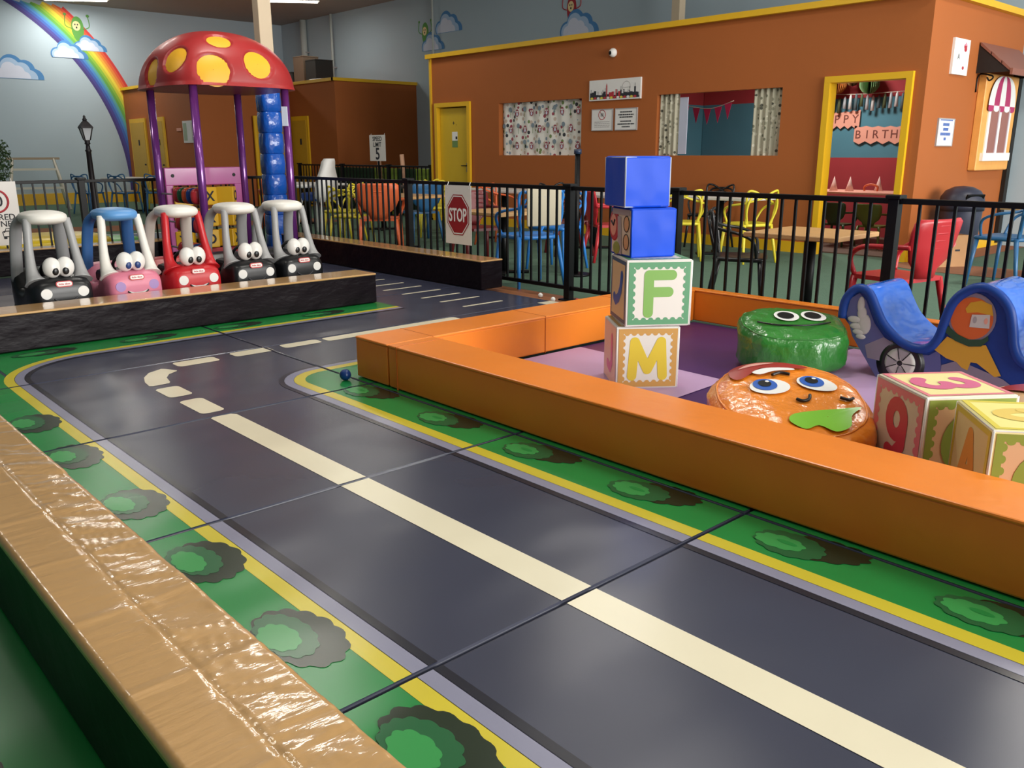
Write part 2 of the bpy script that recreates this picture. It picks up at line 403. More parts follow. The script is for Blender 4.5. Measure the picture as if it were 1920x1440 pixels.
m = MB(); m.box((4, WY + 0.1, 2.4), (20, 0.2, 5.2), blwall)
m.box((2.5, WY - 0.01, 0.1), (12.2, 0.03, 0.28), ywood)
m.M = frame((0, WY, 0), (1, 0, 0), (0, 0, 1))
cx, cz = 3.43, 0.443; r0, r1 = 5.05, 5.84; nb = len(RB)
for i, c in enumerate(RB):
    a, b = r0 + (r1 - r0) * i / nb, r0 + (r1 - r0) * (i + 1) / nb
    mm = mat('mural_rainbow_%d' % i, c, 0.8, var=0.03)
    P = []
    for t in range(-6, 76, 2):
        P.append((cx + a * cos(R(t)), cz + a * sin(R(t)), 0.002))
    for t in range(74, -8, -2):
        P.append((cx + b * cos(R(t)), cz + b * sin(R(t)), 0.002))
    P = [p for p in P if 0.2 < p[1] < CEIL]
    if len(P) > 3: m.face(P, mm)
# the local y runs up, so z out of the plane faces the room after this frame
bean(m, 7.62, 4.28, 0.30, beang, 0.003)
cloud(m, 7.85, 3.80, 0.42, 0.004); cloud(m, 7.32, 3.60, 0.46, 0.009); cloud(m, 6.05, 3.05, 0.62, 0.004)
struct(m.build('wall_back'))
m = MB(); m.box((WX + 0.1, 9, 2.4), (0.2, 36, 5.2), blwall)
m.M = frame((WX, 0, 0), (0, -1, 0), (0, 0, 1))
bean(m, -17.62, 3.98, 0.26, beang, 0.002); cloud(m, -16.75, 3.97, 0.52, 0.003); cloud(m, -17.35, 3.62, 0.46, 0.008)
bean(m, -12.78, 3.98, 0.26, beanr, 0.002); cloud(m, -12.6, 3.52, 0.55, 0.003)
struct(m.build('wall_right'))
m = MB(); m.box((-6.1, 9, 2.4), (0.2, 36, 5.2), mat('left_wall_blue', '5f7688', 0.85)); struct(m.build('wall_left'))  # unseen wall, coloured darker than the rest to keep faces towards it dim
# wall behind the photographer with two wide roller door openings
m = MB()
for x0, x1, z0, z1 in ((-6, 0.5, -.1, 5), (12.2, 13.3, -.1, 5), (0.5, 12.2, 4.2, 5)):
    m.box(((x0 + x1) / 2, -8.1, (z0 + z1) / 2), (x1 - x0, 0.2, z1 - z0), blwall)
struct(m.build('wall_front'))
# ceiling battens
emis = mat('batten_tube_glow', 'fff6e4', 0.4, emit=9)
for i, (bx_, by_, p_) in enumerate(BATTENS):
    if by_ > 0 and (bx_, by_) not in [(7.3, 23.5), (11.2, 20.3)]: pass
    pos = ('long ceiling batten above the rainbow mural', 'long ceiling batten near the far corner of the hall')
    lb = pos[i] if i < 2 else 'white ceiling batten light over the play hall, above the picture'
    t = thing('batten_lamp', lb, 'ceiling light', (bx_, by_, CEIL - 0.002), R(-35), 'ceiling batten lights')
    a = MB(); a.box((0, 0, -0.03), (1.5, 0.16, 0.06), white); a.build('housing', t)
    a = MB(); a.box((0, 0, -0.078), (1.42, 0.09, 0.035), emis, bev=0.01); a.build('tube', t)

# ------------------------------------------------------------------ orange party building
def wall_holes(m, frame_m, u0, u1, z0, z1, th, holes, mt, rev=None):
    """wall in local (u, z) with thickness th behind the face; holes = (u0,u1,z0,z1)"""
    Mo = m.M; m.M = frame_m
    us = sorted({u0, u1} | {h[0] for h in holes} | {h[1] for h in holes})
    for a, b in zip(us, us[1:]):
        mid = (a + b) / 2; hs = sorted([h for h in holes if h[0] < mid < h[1]], key=lambda h: h[2]); z = z0
        for h in hs:
            if h[2] > z: m.box((mid, (z + h[2]) / 2, -th / 2), (b - a, h[2] - z, th), mt)
            z = h[3]
        if z1 > z: m.box((mid, (z + z1) / 2, -th / 2), (b - a, z1 - z, th), mt)
    m.M = Mo
BX = 10.4; BY0 = 4.4; BY1 = 13.63; BH = 2.93
Fr = frame((BX, 0, 0), (0, -1, 0), (0, 0, 1))      # local x = -Y, local y = Z, normal = -X
m = MB()
D1 = (-13.42, -12.52, -0.04, 2.06); W1 = (-11.70, -9.73, 1.19, 2.06); W2 = (-8.23, -6.21, 1.19, 2.04); D2 = (-5.55, -4.60, -0.04, 2.06)
wall_holes(m, Fr, -BY1, -BY0, -0.04, BH, 0.12, [D1, W1, W2, D2], orwall)
struct(m.build('wall_building_front'))
m = MB(); m.box(((BX + 0.12 + WX) / 2, BY0 + 0.06, BH / 2 - .02), (WX - BX - 0.12, 0.12, BH + .04), orwall); struct(m.build('wall_building_side'))
m = MB(); m.box(((BX + 0.12 + WX) / 2, BY1 - 0.06, BH / 2 - .02), (WX - BX - 0.12, 0.12, BH + .04), orwall); struct(m.build('wall_building_end'))
m = MB()
m.box((BX - 0.005, (BY0 + BY1) / 2, BH + 0.035), (0.15, BY1 - BY0 + 0.12, 0.075), ywood)
m.box(((BX + WX) / 2, BY0 - 0.005, BH + 0.035), (WX - BX, 0.15, 0.075), ywood)
m.box((BX - 0.012, BY1 - 0.01, BH / 2), (0.03, 0.05, BH), ywood)
struct(m.build('trim_1'))
m = MB()
for y0, y1 in ((BY0, 4.54), (5.62, 12.44), (13.5, BY1)): m.box((BX - 0.012, (y0 + y1) / 2, 0.03), (0.024, y1 - y0, 0.14), ywood)
m.box(((BX + WX) / 2, BY0 - 0.012, 0.03), (WX - BX, 0.024, 0.14), ywood)
struct(m.build('baseboard_building'))
teal = mat('party_teal_wall', '4f8596', 0.8); redw = mat('party_red_wall', 'a5353a', 0.8); bluew = mat('party_ceiling', '9a9a96', 0.9)
def bands(m, c, d, ax):
    m.box((c[0], c[1], 0.555), (d[0], d[1], 1.19), redw); m.box((c[0], c[1], 1.585), (d[0], d[1], 0.87), teal); m.box((c[0], c[1], 2.43), (d[0], d[1], 0.82), redw)
m = MB(); bands(m, (WX - 0.22, (4.52 + 9.3) / 2), (0.1, 4.78), 0); struct(m.build('wall_party_back'))
m = MB(); bands(m, (11.83, 9.35), (2.5, 0.08), 0); struct(m.build('wall_party_partition'))
m = MB(); bands(m, (11.83, 4.55), (2.5, 0.05), 0); struct(m.build('wall_party_side'))
m = MB(); m.box((11.9, 8.97, 2.86), (2.7, 8.8, 0.06), bluew); struct(m.build('ceiling_party_room'))
m = MB(); m.box((11.85, 6.95, -0.035), (2.4, 4.7, 0.02), mat('party_floor', '6d5648', 0.7)); struct(m.build('floor_party_room'))
def door(name, y0, y1, leaf, signs):
    """frame round an opening in the X=BX face (front), leaf optional"""
    a = MB(); w_ = 0.075
    a.box((BX - 0.02, y0 - w_ / 2 + .01, 1.006), (0.06, w_, 2.092), ywood); a.box((BX - 0.02, y1 + w_ / 2 - .01, 1.006), (0.06, w_, 2.092), ywood)
    a.box((BX - 0.02, (y0 + y1) / 2, 2.09), (0.06, y1 - y0 + 2 * w_ - .02, w_), ywood)
    a.box((BX + 0.06, y0 + 0.006, 1.01), (0.125, 0.012, 2.1), ywood); a.box((BX + 0.06, y1 - 0.006, 1.01), (0.125, 0.012, 2.1), ywood); a.box((BX + 0.06, (y0 + y1) / 2, 2.054), (0.125, y1 - y0, 0.012), ywood)
    o = struct(a.build(name))
    if leaf:
        a = MB(); a.box((BX + 0.05, (y0 + y1) / 2, 1.0), (0.04, y1 - y0 - 0.03, 2.07), mat('yellow_door_paint', 'd9b42a', 0.4), bev=0.004); l = a.build('door_leaf', o)
        a = MB(); a.tube([(BX + 0.03, y0 + 0.1, 1.0), (BX - 0.015, y0 + 0.1, 1.0), (BX - 0.015, y0 + 0.22, 1.0)], 0.009, blk, 8); a.box((BX + 0.026, y0 + 0.1, 0.97), (0.008, 0.04, 0.16), mat('brushed_metal', '9a9a98', 0.3, metal=1)); a.build('door_handle', l)
        a = MB(); a.M = frame((BX + 0.028, (y0 + y1) / 2, 1.47), (0, -1, 0), (0, 0, 1))
        a.box((0, 0.06, 0), (0.16, 0.16, 0.003), white); a.box((0, -0.08, 0), (0.16, 0.12, 0.003), mat('notice_green', '6f8f55', 0.7)); a.box((0.05, 0.03, 0.002), (0.05, 0.05, 0.002), mink)
        a.M = frame((BX + 0.028, (y0 + y1) / 2, 1.76), (0, -1, 0), (0, 0, 1)); a.text('+ .', 0.12, mink)
        a.build('door_notice', l)
    return o
door('door_1', 12.52, 13.42, True, 0)
door('door_2', 4.60, 5.55, False, 0)
# curtains and window reveals
def fabric_material(name, base, cols, sc_):
    m_ = mat(name, base, 0.85); nt = m_.node_tree; b = nt.nodes['Principled BSDF']
    tc = nt.nodes.new('ShaderNodeTexCoord'); vo = nt.nodes.new('ShaderNodeTexVoronoi'); vo.inputs['Scale'].default_value = sc_; vo.inputs['Randomness'].default_value = 0.8
    nt.links.new(tc.outputs['Object'], vo.inputs['Vector'])
    cr = nt.nodes.new('ShaderNodeValToRGB'); cr.color_ramp.interpolation = 'CONSTANT'; e = cr.color_ramp.elements
    e[0].color = lin(cols[0]); e[0].position = 0; e[1].color = lin(cols[1]); e[1].position = 1 / len(cols)
    for i in range(2, len(cols)): q = e.new(i / len(cols)); q.color = lin(cols[i])
    sx = nt.nodes.new('ShaderNodeSeparateColor'); nt.links.new(vo.outputs['Color'], sx.inputs[0]); nt.links.new(sx.outputs[0], cr.inputs[0])
    lt = nt.nodes.new('ShaderNodeMath'); lt.operation = 'LESS_THAN'; lt.inputs[1].default_value = 0.33; nt.links.new(vo.outputs['Distance'], lt.inputs[0])
    mx = nt.nodes.new('ShaderNodeMix'); mx.data_type = 'RGBA'; mx.inputs[6].default_value = lin(base)
    nt.links.new(lt.outputs[0], mx.inputs[0]); nt.links.new(cr.outputs[0], mx.inputs[7]); nt.links.new(mx.outputs[2], b.inputs['Base Color'])
    return m_
curt = fabric_material('owl_print_fabric', 'e9e6df', ['9db0b8', '7a8f5a', '3b3b40', 'c9b7a8', 'a04a58', '8a9aa8', 'd8cbb4'], 11)
curt2 = fabric_material('birch_print_fabric', 'b9b4a0', ['6a6a58', '8c8a76', '4b4a40', 'd8d4c4', '9a9684'], 16)
owlm = mat('owl_print_red', '9a4454', 0.85); flw = mat('flower_print_grey', '8494a0', 0.85)
def curtain(name, y0, y1, z0, z1, x, mt, label, folds=9, amp=0.02, loc=None):
    a = MB(); n = folds * 8
    top = [(x + amp * sin(2 * pi * folds * i / n), y0 + (y1 - y0) * i / n) for i in range(n + 1)]
    a.rings([[(p[0], p[1], z) for p in top] for z in (z0, (z0 + z1) / 2, z1)], mt, cap=False, closed=False)
    if 'owl' in label:
        rnd = random.Random(3)
        for i in range(5):
            for j in range(3):
                yy = y0 + 0.12 + 0.36 * i + (0.16 if j % 2 else 0); zz = z0 + 0.16 + 0.27 * j
                if yy > y1 - 0.08: continue
                a.M = frame((x - amp - 0.006, yy, zz), (0, -1, 0), (0, 0, 1))
                a.face([(cos(t * pi / 8) * 0.045, sin(t * pi / 8) * 0.062, 0) for t in range(16)], owlm)
                for s_ in (-1, 1): a.face([(s_ * 0.018 + cos(t * pi / 4) * 0.014, 0.022 + sin(t * pi / 4) * 0.014, 0.001) for t in range(8)], white)
                a.face([(cos(t * pi / 6) * 0.022, -0.02 + sin(t * pi / 6) * 0.028, 0.001) for t in range(12)], cllt)
                if yy + 0.18 < y1: 
                    a.M = frame((x - amp - 0.006, yy + 0.17, zz + 0.06), (0, -1, 0), (0, 0, 1))
                    a.face([(cos(t * pi / 8) * 0.04, sin(t * pi / 8) * 0.04, 0) for t in range(16)], flw)
                    a.box((0, -0.08, 0), (0.008, 0.1, 0.001), mat('stem_print', '6f8a52', 0.85))
    o = a.build(name, norm=False)
    return tag(o, label, 'curtain')
curtain('window_curtain', 9.75, 11.68, 1.19, 2.06, BX + 0.09, curt, 'white curtain with owl and flower print filling the left serving window', 7, 0.012)
curtain('window_curtain', 7.88, 8.22, 1.19, 2.04, BX + 0.07, curt2, 'grey tree print curtain gathered at the left of the open serving window', 4, 0.025)
curtain('window_curtain', 6.22, 6.66, 1.19, 2.04, BX + 0.07, curt2, 'grey tree print curtain gathered at the right of the open serving window', 5, 0.025)
m = MB(); m.box((BX + 0.07, 7.80, 1.6), (0.01, 0.14, 0.78), mat('pale_blind', 'b9bdd0', 0.6)); tag(m.build('window_blind'), 'pale strip of blind beside the left tree print curtain', 'blind')
# signs on the front wall
def sign(name, label, cat, fr, w_, h_, border, face, draw=None, group=None, th=0.015, fw=0.012):
    t = thing(name, label, cat, (0, 0, 0), 0, group); t.location = fr.translation
    L = Matrix.Translation(-fr.translation) @ fr
    a = MB(); a.M = L
    a.box((0, 0, th / 2), (w_, h_, th), face); a.build('panel', t)
    if border:
        a = MB(); a.M = L
        for x, y, sx, sy in ((0, h_ / 2, w_ + fw, fw), (0, -h_ / 2, w_ + fw, fw), (w_ / 2, 0, fw, h_ - fw), (-w_ / 2, 0, fw, h_ - fw)): a.box((x, y, th / 2 + 0.002), (sx, sy, th + 0.006), border)
        a.build('frame', t)
    if draw:
        a = MB(); a.M = L @ Matrix.Translation((0, 0, th + 0.0015)); draw(a); a.build('print', t)
    return t
ink = mat('print_ink', '2a2c33', 0.7); greyf = mat('grey_sign_frame', 'a9a4a4', 0.4); redi = mat('print_red', 'b32e3a', 0.6); paper = mat('sign_paper', 'e6e4e2', 0.55)
yelp = mat('print_yellow', 'd9c84a', 0.7)
def lines(a, ys, w_, h=0.012, mt=None):
    for i, y in enumerate(ys): a.box((0, y, 0), (w_ * (0.8 + 0.2 * ((i * 7) % 3) / 2), h, 0.001), mt or flw)
def d_nobox(a):
    n = 24; a.rings([[(cos(2 * pi * k / n) * r, 0.075 + sin(2 * pi * k / n) * r, z) for k in range(n)] for r, z in ((0.075, 0), (0.065, 0), (0.065, 0.001), (0.075, 0.001), (0.075, 0))], redi, cap=False)
    a.box((0, 0.075, 0), (0.008, 0.14, 0.001), redi, 0.8); a.box((0, 0.075, 0), (0.06, 0.05, 0.001), greyf); [words(a, y, 0.32, 0.009, i, greyf) for i, y in enumerate((-0.03, -0.055, -0.08, -0.105))]
def words(a, y, w_, h=0.016, seed=1, mt=None):
    """a line of print too small to read: short dashes of word length"""
    rnd = random.Random(seed); x = -w_ / 2
    while x < w_ / 2 - 0.01:
        l = min(rnd.uniform(0.02, 0.06) * w_ / 0.3, w_ / 2 - x); a.box((x + l / 2, y, 0), (l * 0.85, h, 0.001), mt or ink); x += l
def d_lines2(a):
    for i, (w_, y) in enumerate(((0.24, 0.105), (0.30, 0.065), (0.26, 0.03), (0.22, -0.03), (0.33, -0.07), (0.16, -0.11))): words(a, y, w_, 0.017, i)
sign('wall_notice', 'framed notice with red prohibition ring, left of the pair on the orange wall', 'sign', frame((BX, 9.28, 1.72), (0, -1, 0), (0, 0, 1)), 0.42, 0.31, greyf, paper, d_nobox)
sign('wall_notice', 'framed notice with centred text lines, right of the pair on the orange wall', 'sign', frame((BX, 8.80, 1.72), (0, -1, 0), (0, 0, 1)), 0.42, 0.31, greyf, paper, d_lines2)
def d_skyline(a):
    """dark and red city silhouettes, a big wheel, coloured reflections along the bottom"""
    rnd = random.Random(5); x = -0.49
    a.face([(-0.49, -0.13, 0.0002), (0.49, -0.13, 0.0002), (0.49, -0.10, 0.0002), (-0.49, -0.10, 0.0002)], ink)
    while x < 0.47:
        w_ = rnd.uniform(0.015, 0.05); h = rnd.uniform(0.03, 0.09) * (1.5 if rnd.random() > 0.8 else 1)
        mt = redi if -0.18 < x < 0.3 and rnd.random() > 0.35 else ink
        a.box((x + w_ / 2, -0.13 + h / 2 + 0.02, 0), (w_, h, 0.001), mt); 
        if rnd.random() > 0.7: a.box((x + w_ / 2, -0.13 + h + 0.04, 0), (0.006, 0.06, 0.001), mt)
        x += w_
    a.box((-0.15, -0.02, 0.0006), (0.022, 0.16, 0.001), redi); a.face([(-0.161, 0.06, .001), (-0.139, 0.06, .001), (-0.15, 0.10, .001)], redi)
    for k in range(8): t = k * pi / 8; a.box((0.24, 0.02, 0), (0.15, 0.003, 0.001), greyf, 0)
    n = 28; a.rings([[(0.24 + cos(2 * pi * k / n) * r, 0.03 + sin(2 * pi * k / n) * r, z) for k in range(n)] for r, z in ((0.08, 0), (0.074, 0), (0.074, 0.001), (0.08, 0.001), (0.08, 0))], greyf, cap=False)
    for k in range(14): a.face([(-0.45 + 0.066 * k + cos(t * pi / 6) * 0.03, -0.115 + sin(t * pi / 6) * 0.018, 0.0016) for t in range(12)], (yelp, redi, paper)[k % 3])
sign('canvas_print', 'wide canvas print of a city skyline with a big wheel above the two notices', 'picture', frame((BX, 9.035, 2.155), (0, -1, 0), (0, 0, 1)), 1.02, 0.30, None, paper, d_skyline, th=0.03)
# security camera
t = thing('security_camera', 'white dome security camera high on the orange front wall', 'camera', (BX, 9.08, 2.68))
a = MB(); a.ell((-0.03, 0, 0), (0.06, 0.065, 0.065), white, 20, 12); a.build('housing', t)
a = MB(); a.ell((-0.085, 0.01, -0.005), (0.012, 0.028, 0.028), blk, 14, 8); a.build('lens', t)
# side wall things (face looks towards -Y)
def FS(x, z): return frame((x, BY0, z), (1, 0, 0), (0, 0, 1))
def d_menu(a):
    for x, y, r in ((0.09, 0.12, 0.045), (0.10, 0.09, 0.04), (0.08, -0.12, 0.03)):
        a.face([(x + cos(t * pi / 6) * r, y + sin(t * pi / 6) * r * 0.7, 0.0005 * (1 + r)) for t in range(12)], redi)
    a.face([(0.05, 0.13, .001), (0.14, 0.13, .001), (0.095, 0.17, .001)], mat('print_pink', 'd98aa0', 0.6))
    a.M = a.M @ Matrix.Translation((-0.08, 0, 0)); a.text('A', 0.09, ink)
sign('wall_poster', 'tall white poster with pink dessert pictures on the orange side wall', 'poster', FS(11.22, 2.32), 0.45, 0.40, None, white, d_menu, th=0.03)
bluei = mat('print_blue', '5571b5', 0.6)
def d_face(a):
    for i, (w_, y) in enumerate(((0.20, 0.09), (0.16, 0.035), (0.30, -0.02), (0.07, -0.075))): words(a, y, w_, 0.034, i + 20, bluei)
    a.box((0, 0.14, 0), (0.36, 0.012, 0.001), bluei)
sign('wall_notice', 'small white notice with blue lines of capitals on the orange side wall', 'sign', FS(11.07, 1.46), 0.46, 0.31, greyf, white, d_face)
t = thing('awning', 'small brown tiled awning above the painted window board', 'awning', (12.45, BY0, 2.2))
aw = mat('awning_terracotta', '8a5546', 0.5, vscale=8); awd = mat('awning_dark_end', '1d1411', 0.7)
a = MB()
for i in range(3):
    y0, z0, y1, z1 = -0.02 - 0.13 * i, 0.33 - 0.11 * i, -0.16 - 0.13 * i, 0.20 - 0.11 * i
    a.rings([[(x, y0, z0), (x, y1, z1), (x, y1, z1 - 0.03), (x, y0, z0 - 0.04)] for x in (-0.66, 0.66)], aw, smooth=False)
a.box((0, -0.41, -0.03), (1.34, 0.03, 0.07), aw); a.build('canopy', t)
for sg in (-1, 1):
    a = MB(); a.rings([[(sg * 0.65 + d, -0.0, 0.30), (sg * 0.65 + d, -0.40, -0.03), (sg * 0.65 + d, -0.0, -0.03)] for d in (0, 0.012)], awd, smooth=False); a.build('side_panel', t)
a = MB(); a.tube(smooth_pts([(-0.6, -0.01, -0.25), (-0.6, -0.02, -0.05), (-0.6, -0.16, -0.06), (-0.6, -0.19, -0.09), (-0.6, -0.15, -0.12), (-0.6, -0.12, -0.08)], 4), 0.01, blk, 6); a.build('bracket', t)
t = thing('window_board', 'yellow orange play window board with painted red and white canopy', 'wall board', (12.48, BY0, 1.0))
bo = mat('board_paint', 'eba856', 0.5, bump=((20, 20, 4), 0.3, 0.01), vscale=9, var=0.14)
a = MB(); a.box((0, -0.05, 0.59), (1.12, 0.1, 1.18), bo, bev=0.015); a.build('board', t)
a = MB(); a.M = frame((0, -0.1, 0), (1, 0, 0), (0, 0, 1)); a.box((0, 0.475, 0.008), (0.78, 0.60, 0.016), white)
for x in (-0.18, 0.18): a.box((x, 0.48, 0.018), (0.27, 0.58, 0.008), mat('painted_pane', '9a6258', 0.35)); a.box((x + 0.11, 0.48, 0.024), (0.03, 0.58, 0.004), mat('painted_pane_light', 'b9a0a8', 0.35))
a.box((0, 0.17, 0.02), (0.94, 0.10, 0.04), white); a.build('window_print', t)
a = MB(); a.M = frame((0, -0.102, 0), (1, 0, 0), (0, 0, 1)); mag = mat('magenta_paint', 'b52a63', 0.45); ns_ = 5
for i in range(ns_):
    x0, x1 = -0.46 + 0.92 * i / ns_, -0.46 + 0.92 * (i + 1) / ns_; mt = white if i % 2 == 0 else mag
    def top(x, f): return (x * (1 - 0.85 * f * f), 0.80 + 0.36 * sin(f * pi / 2))
    P = [top(x0, f / 8) + (0.02,) for f in range(9)] + [top(x1, f / 8) + (0.02,) for f in range(8, -1, -1)]; a.face(P, mt)
    xm = (x0 + x1) / 2; a.face([(x0, 0.80, 0.021), (x0, 0.76, 0.021)] + [(xm + 0.092 * cos(R(180 + t)), 0.76 + 0.035 * sin(R(180 + t)), 0.021) for t in range(0, 181, 30)] + [(x1, 0.80, 0.021)], mag if i % 2 == 0 else white)
a.build('canopy_print', t, norm=False)
m = MB(); m.box((13.05, BY0 - 0.03, 1.1), (0.12, 0.05, 2.2), mat('dark_doorway', '15120f', 0.6)); struct(m.build('doorway_panel')); bpy.data.objects['doorway_panel'].location.x = 0.45 if False else 0.0  # flat dark panel put on the side wall in place of a doorway
bpy.data.objects['doorway_panel'].location = (0.2, -0.0, 0)
# party room dressing
pk = mat('pennant_pink', 'c22f62', 0.7); pkp = mat('banner_pink', 'e8a58f', 0.7)
def garland(name, label, cat, pts, shapes, group=None):
    t = thing(name, label, cat, pts[0]); a = MB(); P = smooth_pts(pts, 6)
    a.tube(P, 0.006, mat('string_cream', 'c9bfae', 0.8), 5); a.build('string', t, world=True); shapes(t); return t
PX = WX - 0.30
def pen(t):
    for i, (y, z) in enumerate(((8.83, 1.96), (8.62, 1.92), (8.41, 1.90), (8.21, 1.92), (8.03, 1.97))):
        a = MB(); x = 11.9
        a.rings([[(x - d, y + 0.07, z), (x - d, y - 0.07, z), (x - d, y - 0.005, z - 0.24)] for d in (0, 0.004)], pk, smooth=False); a.build('pennant', t, world=True)
garland('pennant_string', 'string of five pink pennants seen through the open serving window', 'bunting', [(11.9, 8.98, 2.0), (11.9, 8.62, 1.925), (11.9, 8.3, 1.905), (11.9, 7.93, 2.0)], pen)
def banner(label, txt, y0, y1, z, step, seed):
    t = thing('letter_banner', label, 'banner', (PX, y0, z)); a = MB(); n = 12
    top = [(0, -(y0 - y1) * i / n, 0.015 * sin(pi * i / n) * -1 + 0.02 * (i % 2 == 0)) for i in range(n + 1)]
    bot = [(0, -(y0 - y1) * i / n, -0.24 + (0.03 if i % 2 == 0 else -0.015)) for i in range(n + 1)]
    a.rings([[(p[0] - d, p[1], p[2]) for p in bot + top[::-1]] for d in (0, 0.006)], pkp, smooth=False); a.build('paper', t)
    for i, ch in enumerate(txt):
        a = MB(); a.M = frame((-0.008, -(i + 0.5) * (y0 - y1) / len(txt), -0.11), (0, -1, 0), (0, 0, 1)); a.text(ch, 0.17, mat('banner_brown', '7a4136', 0.7), off=0.006); a.build('letter', t)
banner('pink paper banner reading HAPPY on the teal wall inside the doorway', 'HAPPY', 7.15, 6.43, 1.83, 0.14, 1)
banner('pink paper banner reading BIRTHDAY on the teal wall inside the doorway', 'BIRTHDAY', 6.50, 5.40, 1.60, 0.14, 2)
def tas(t):
    rnd = random.Random(9); cs = [mat('tassel_silver', 'b9c0c4', 0.4), mat('tassel_white', 'd8dad8', 0.6), mat('tassel_grey', '5f7278', 0.6), mat('tassel_olive', '55603f', 0.6)]
    for i in range(15):
        y = 7.02 - i * 0.088; z = 2.06 + 0.02 * cos(i); a = MB()
        a.lathe([(0.008, 0), (0.02, -0.03), (0.028, -0.18 - 0.06 * rnd.random())], cs[i % 4], 8, (PX - 0.06, y, z)); a.build('tassel', t, world=True)
garland('tassel_garland', 'garland of silver and grey tassels above the birthday banner', 'garland', [(PX - 0.06, 7.05, 2.10), (PX - 0.06, 6.5, 2.07), (PX - 0.06, 5.75, 2.08)], tas)
for c_, y, z, lb in (('c77a35', 6.74, 2.22, 'orange paper pom-pom hanging left of the green one over the doorway wall'), ('7a5a30', 6.50, 2.27, 'small brown paper pom-pom between the orange and green ones'), ('7fa572', 6.24, 2.20, 'pale green paper pom-pom hanging over the doorway wall')):
    a = MB(); rr = 0.14 if 'small' not in lb else 0.09
    for k in range(14): 
        t_ = pi * k / 14; a.M = Matrix.Translation((0, 0, 0)) @ Matrix.Rotation(t_, 4, 'Z'); a.face([(cos(q * pi / 10) * rr * (1 + 0.03 * (q % 2)), 0, sin(q * pi / 10) * rr * (1 + 0.03 * (q % 2))) for q in range(20)], mat('pompom_' + c_, c_, 0.8))
    a.M = Matrix.Identity(4); a.cyl((0, 0, rr * .9), 0.003, 2.83 - z - rr * .9, white, 6)
    tag(a.build('paper_pompom', loc=(PX - 0.2, y, z), norm=False), lb, 'decoration', 'paper pom-poms in the party room')

# ------------------------------------------------------------------ far orange rooms
m = MB()
AX, AY0, AY1 = 8.55, 18.1, WY; CX, CY = 11.0, 18.05; H2 = 2.84
m.box(((AX + WX) / 2, (20.2 + AY1) / 2, H2 / 2 - .02), (WX - AX, AY1 - 20.2, H2 + .04), orwall)
struct(m.build('wall_rooms_left'))
m = MB(); m.box(((CX + WX) / 2, (CY + 20.2) / 2, H2 / 2 - .02), (WX - CX, 20.2 - CY, H2 + .04), orwall); struct(m.build('wall_rooms_right'))
m = MB(); m.box((AX + 1.225, 20.16, H2 + 0.03), (2.6, 0.12, 0.07), ywood); m.box((AX - 0.01, (20.1 + AY1) / 2, H2 + 0.03), (0.1, AY1 - 20.1, 0.07), ywood); m.box((CX, (CY + 20.2) / 2, H2 + 0.03), (0.1, 2.2, 0.07), ywood); m.box(((CX + WX) / 2, CY, H2 + 0.03), (WX - CX + 0.1, 0.1, 0.07), ywood)
struct(m.build('trim_3'))
def fdoor(name, x, y0, y1):
    a = MB(); a.box((x - 0.015, (y0 + y1) / 2, 1.03), (0.05, y1 - y0, 2.14), ywood); o = struct(a.build(name))
    a = MB(); a.box((x - 0.035, (y0 + y1) / 2, 0.99), (0.03, y1 - y0 - 0.16, 2.02), mat('far_door_paint', 'c89c2c', 0.45)); l = a.build('door_leaf', o)
    a = MB(); a.box((x - 0.055, (y0 + y1) / 2 - .05, 1.5), (0.004, 0.08, 0.14), mink); a.cyl((x - 0.085, y0 + 0.17, 0.95), 0.02, 0.03, mink, 10, axis='X'); a.build('door_sign', l)
fdoor('door_3', AX, 23.2, 24.3); fdoor('door_4', AX, 21.98, 22.75); fdoor('door_5', CX, 19.3, 20.1)
m = MB(); m.box((10.37, 20.085, 1.03), (0.85, 0.05, 2.14), ywood); m.box((10.37, 20.055, 0.99), (0.70, 0.03, 2.02), mat('far_door_paint', 'c89c2c', 0.45)); struct(m.build('door_6'))
m = MB()
def d_pap(a): 
    for i in range(3): a.box((-0.24 + 0.24 * i, 0, 0), (0.20, 0.4, 0.001), (mat('paper_green', 'a9b9a0', 0.7), paper, mat('paper_grey', 'b9b6ae', 0.7))[i]); 
sign('notice_board', 'pale notice board on the far orange wall behind the mushroom canopy', 'sign', frame((AX, 20.52, 1.72), (0, -1, 0), (0, 0, 1)), 0.74, 0.50, None, paper, d_pap)
a = MB(); a.M = frame((AX - 0.01, 21.35 - 0.02, 1.78), (0, -1, 0), (0, 0, 1)); a.box((0.2, 0, 0), (0.28, 0.07, 0.006), pkp); tag(a.build('wall_label'), 'tiny pink label strip left of the far notice board', 'sign')
# odds and ends stored on the roof of the far rooms
bxs = mat('cardboard', 'b98c62', 0.8, vscale=10, var=0.1); drk = mat('stored_dark_cloth', '2b2c2a', 0.8)
def crate(lb, loc, d, mt, nm='storage_box', ct='box', rz=0):
    t = thing(nm, lb, ct, loc, rz); a = MB(); a.box((0, 0, d[2] / 2), d, mt, bev=0.01); a.build('body', t)
    a = MB(); a.box((0, 0, d[2] + 0.012), (d[0] * 1.02, d[1] * 1.02, 0.025), mt, bev=0.006); a.build('lid', t)
crate('brown tall box stored on the roof of the far rooms', (11.9, 20.85, H2 + 0.001), (0.45, 0.5, 0.75), mat('stored_brown', '6f5c4a', 0.8))
crate('dark storage box on the far roof, right of the brown one', (11.9, 20.2, H2 + 0.001), (0.5, 0.5, 0.62), drk)
crate('low dark storage box on the far roof, left of the brown one', (11.9, 21.5, H2 + 0.001), (0.5, 0.6, 0.4), drk)
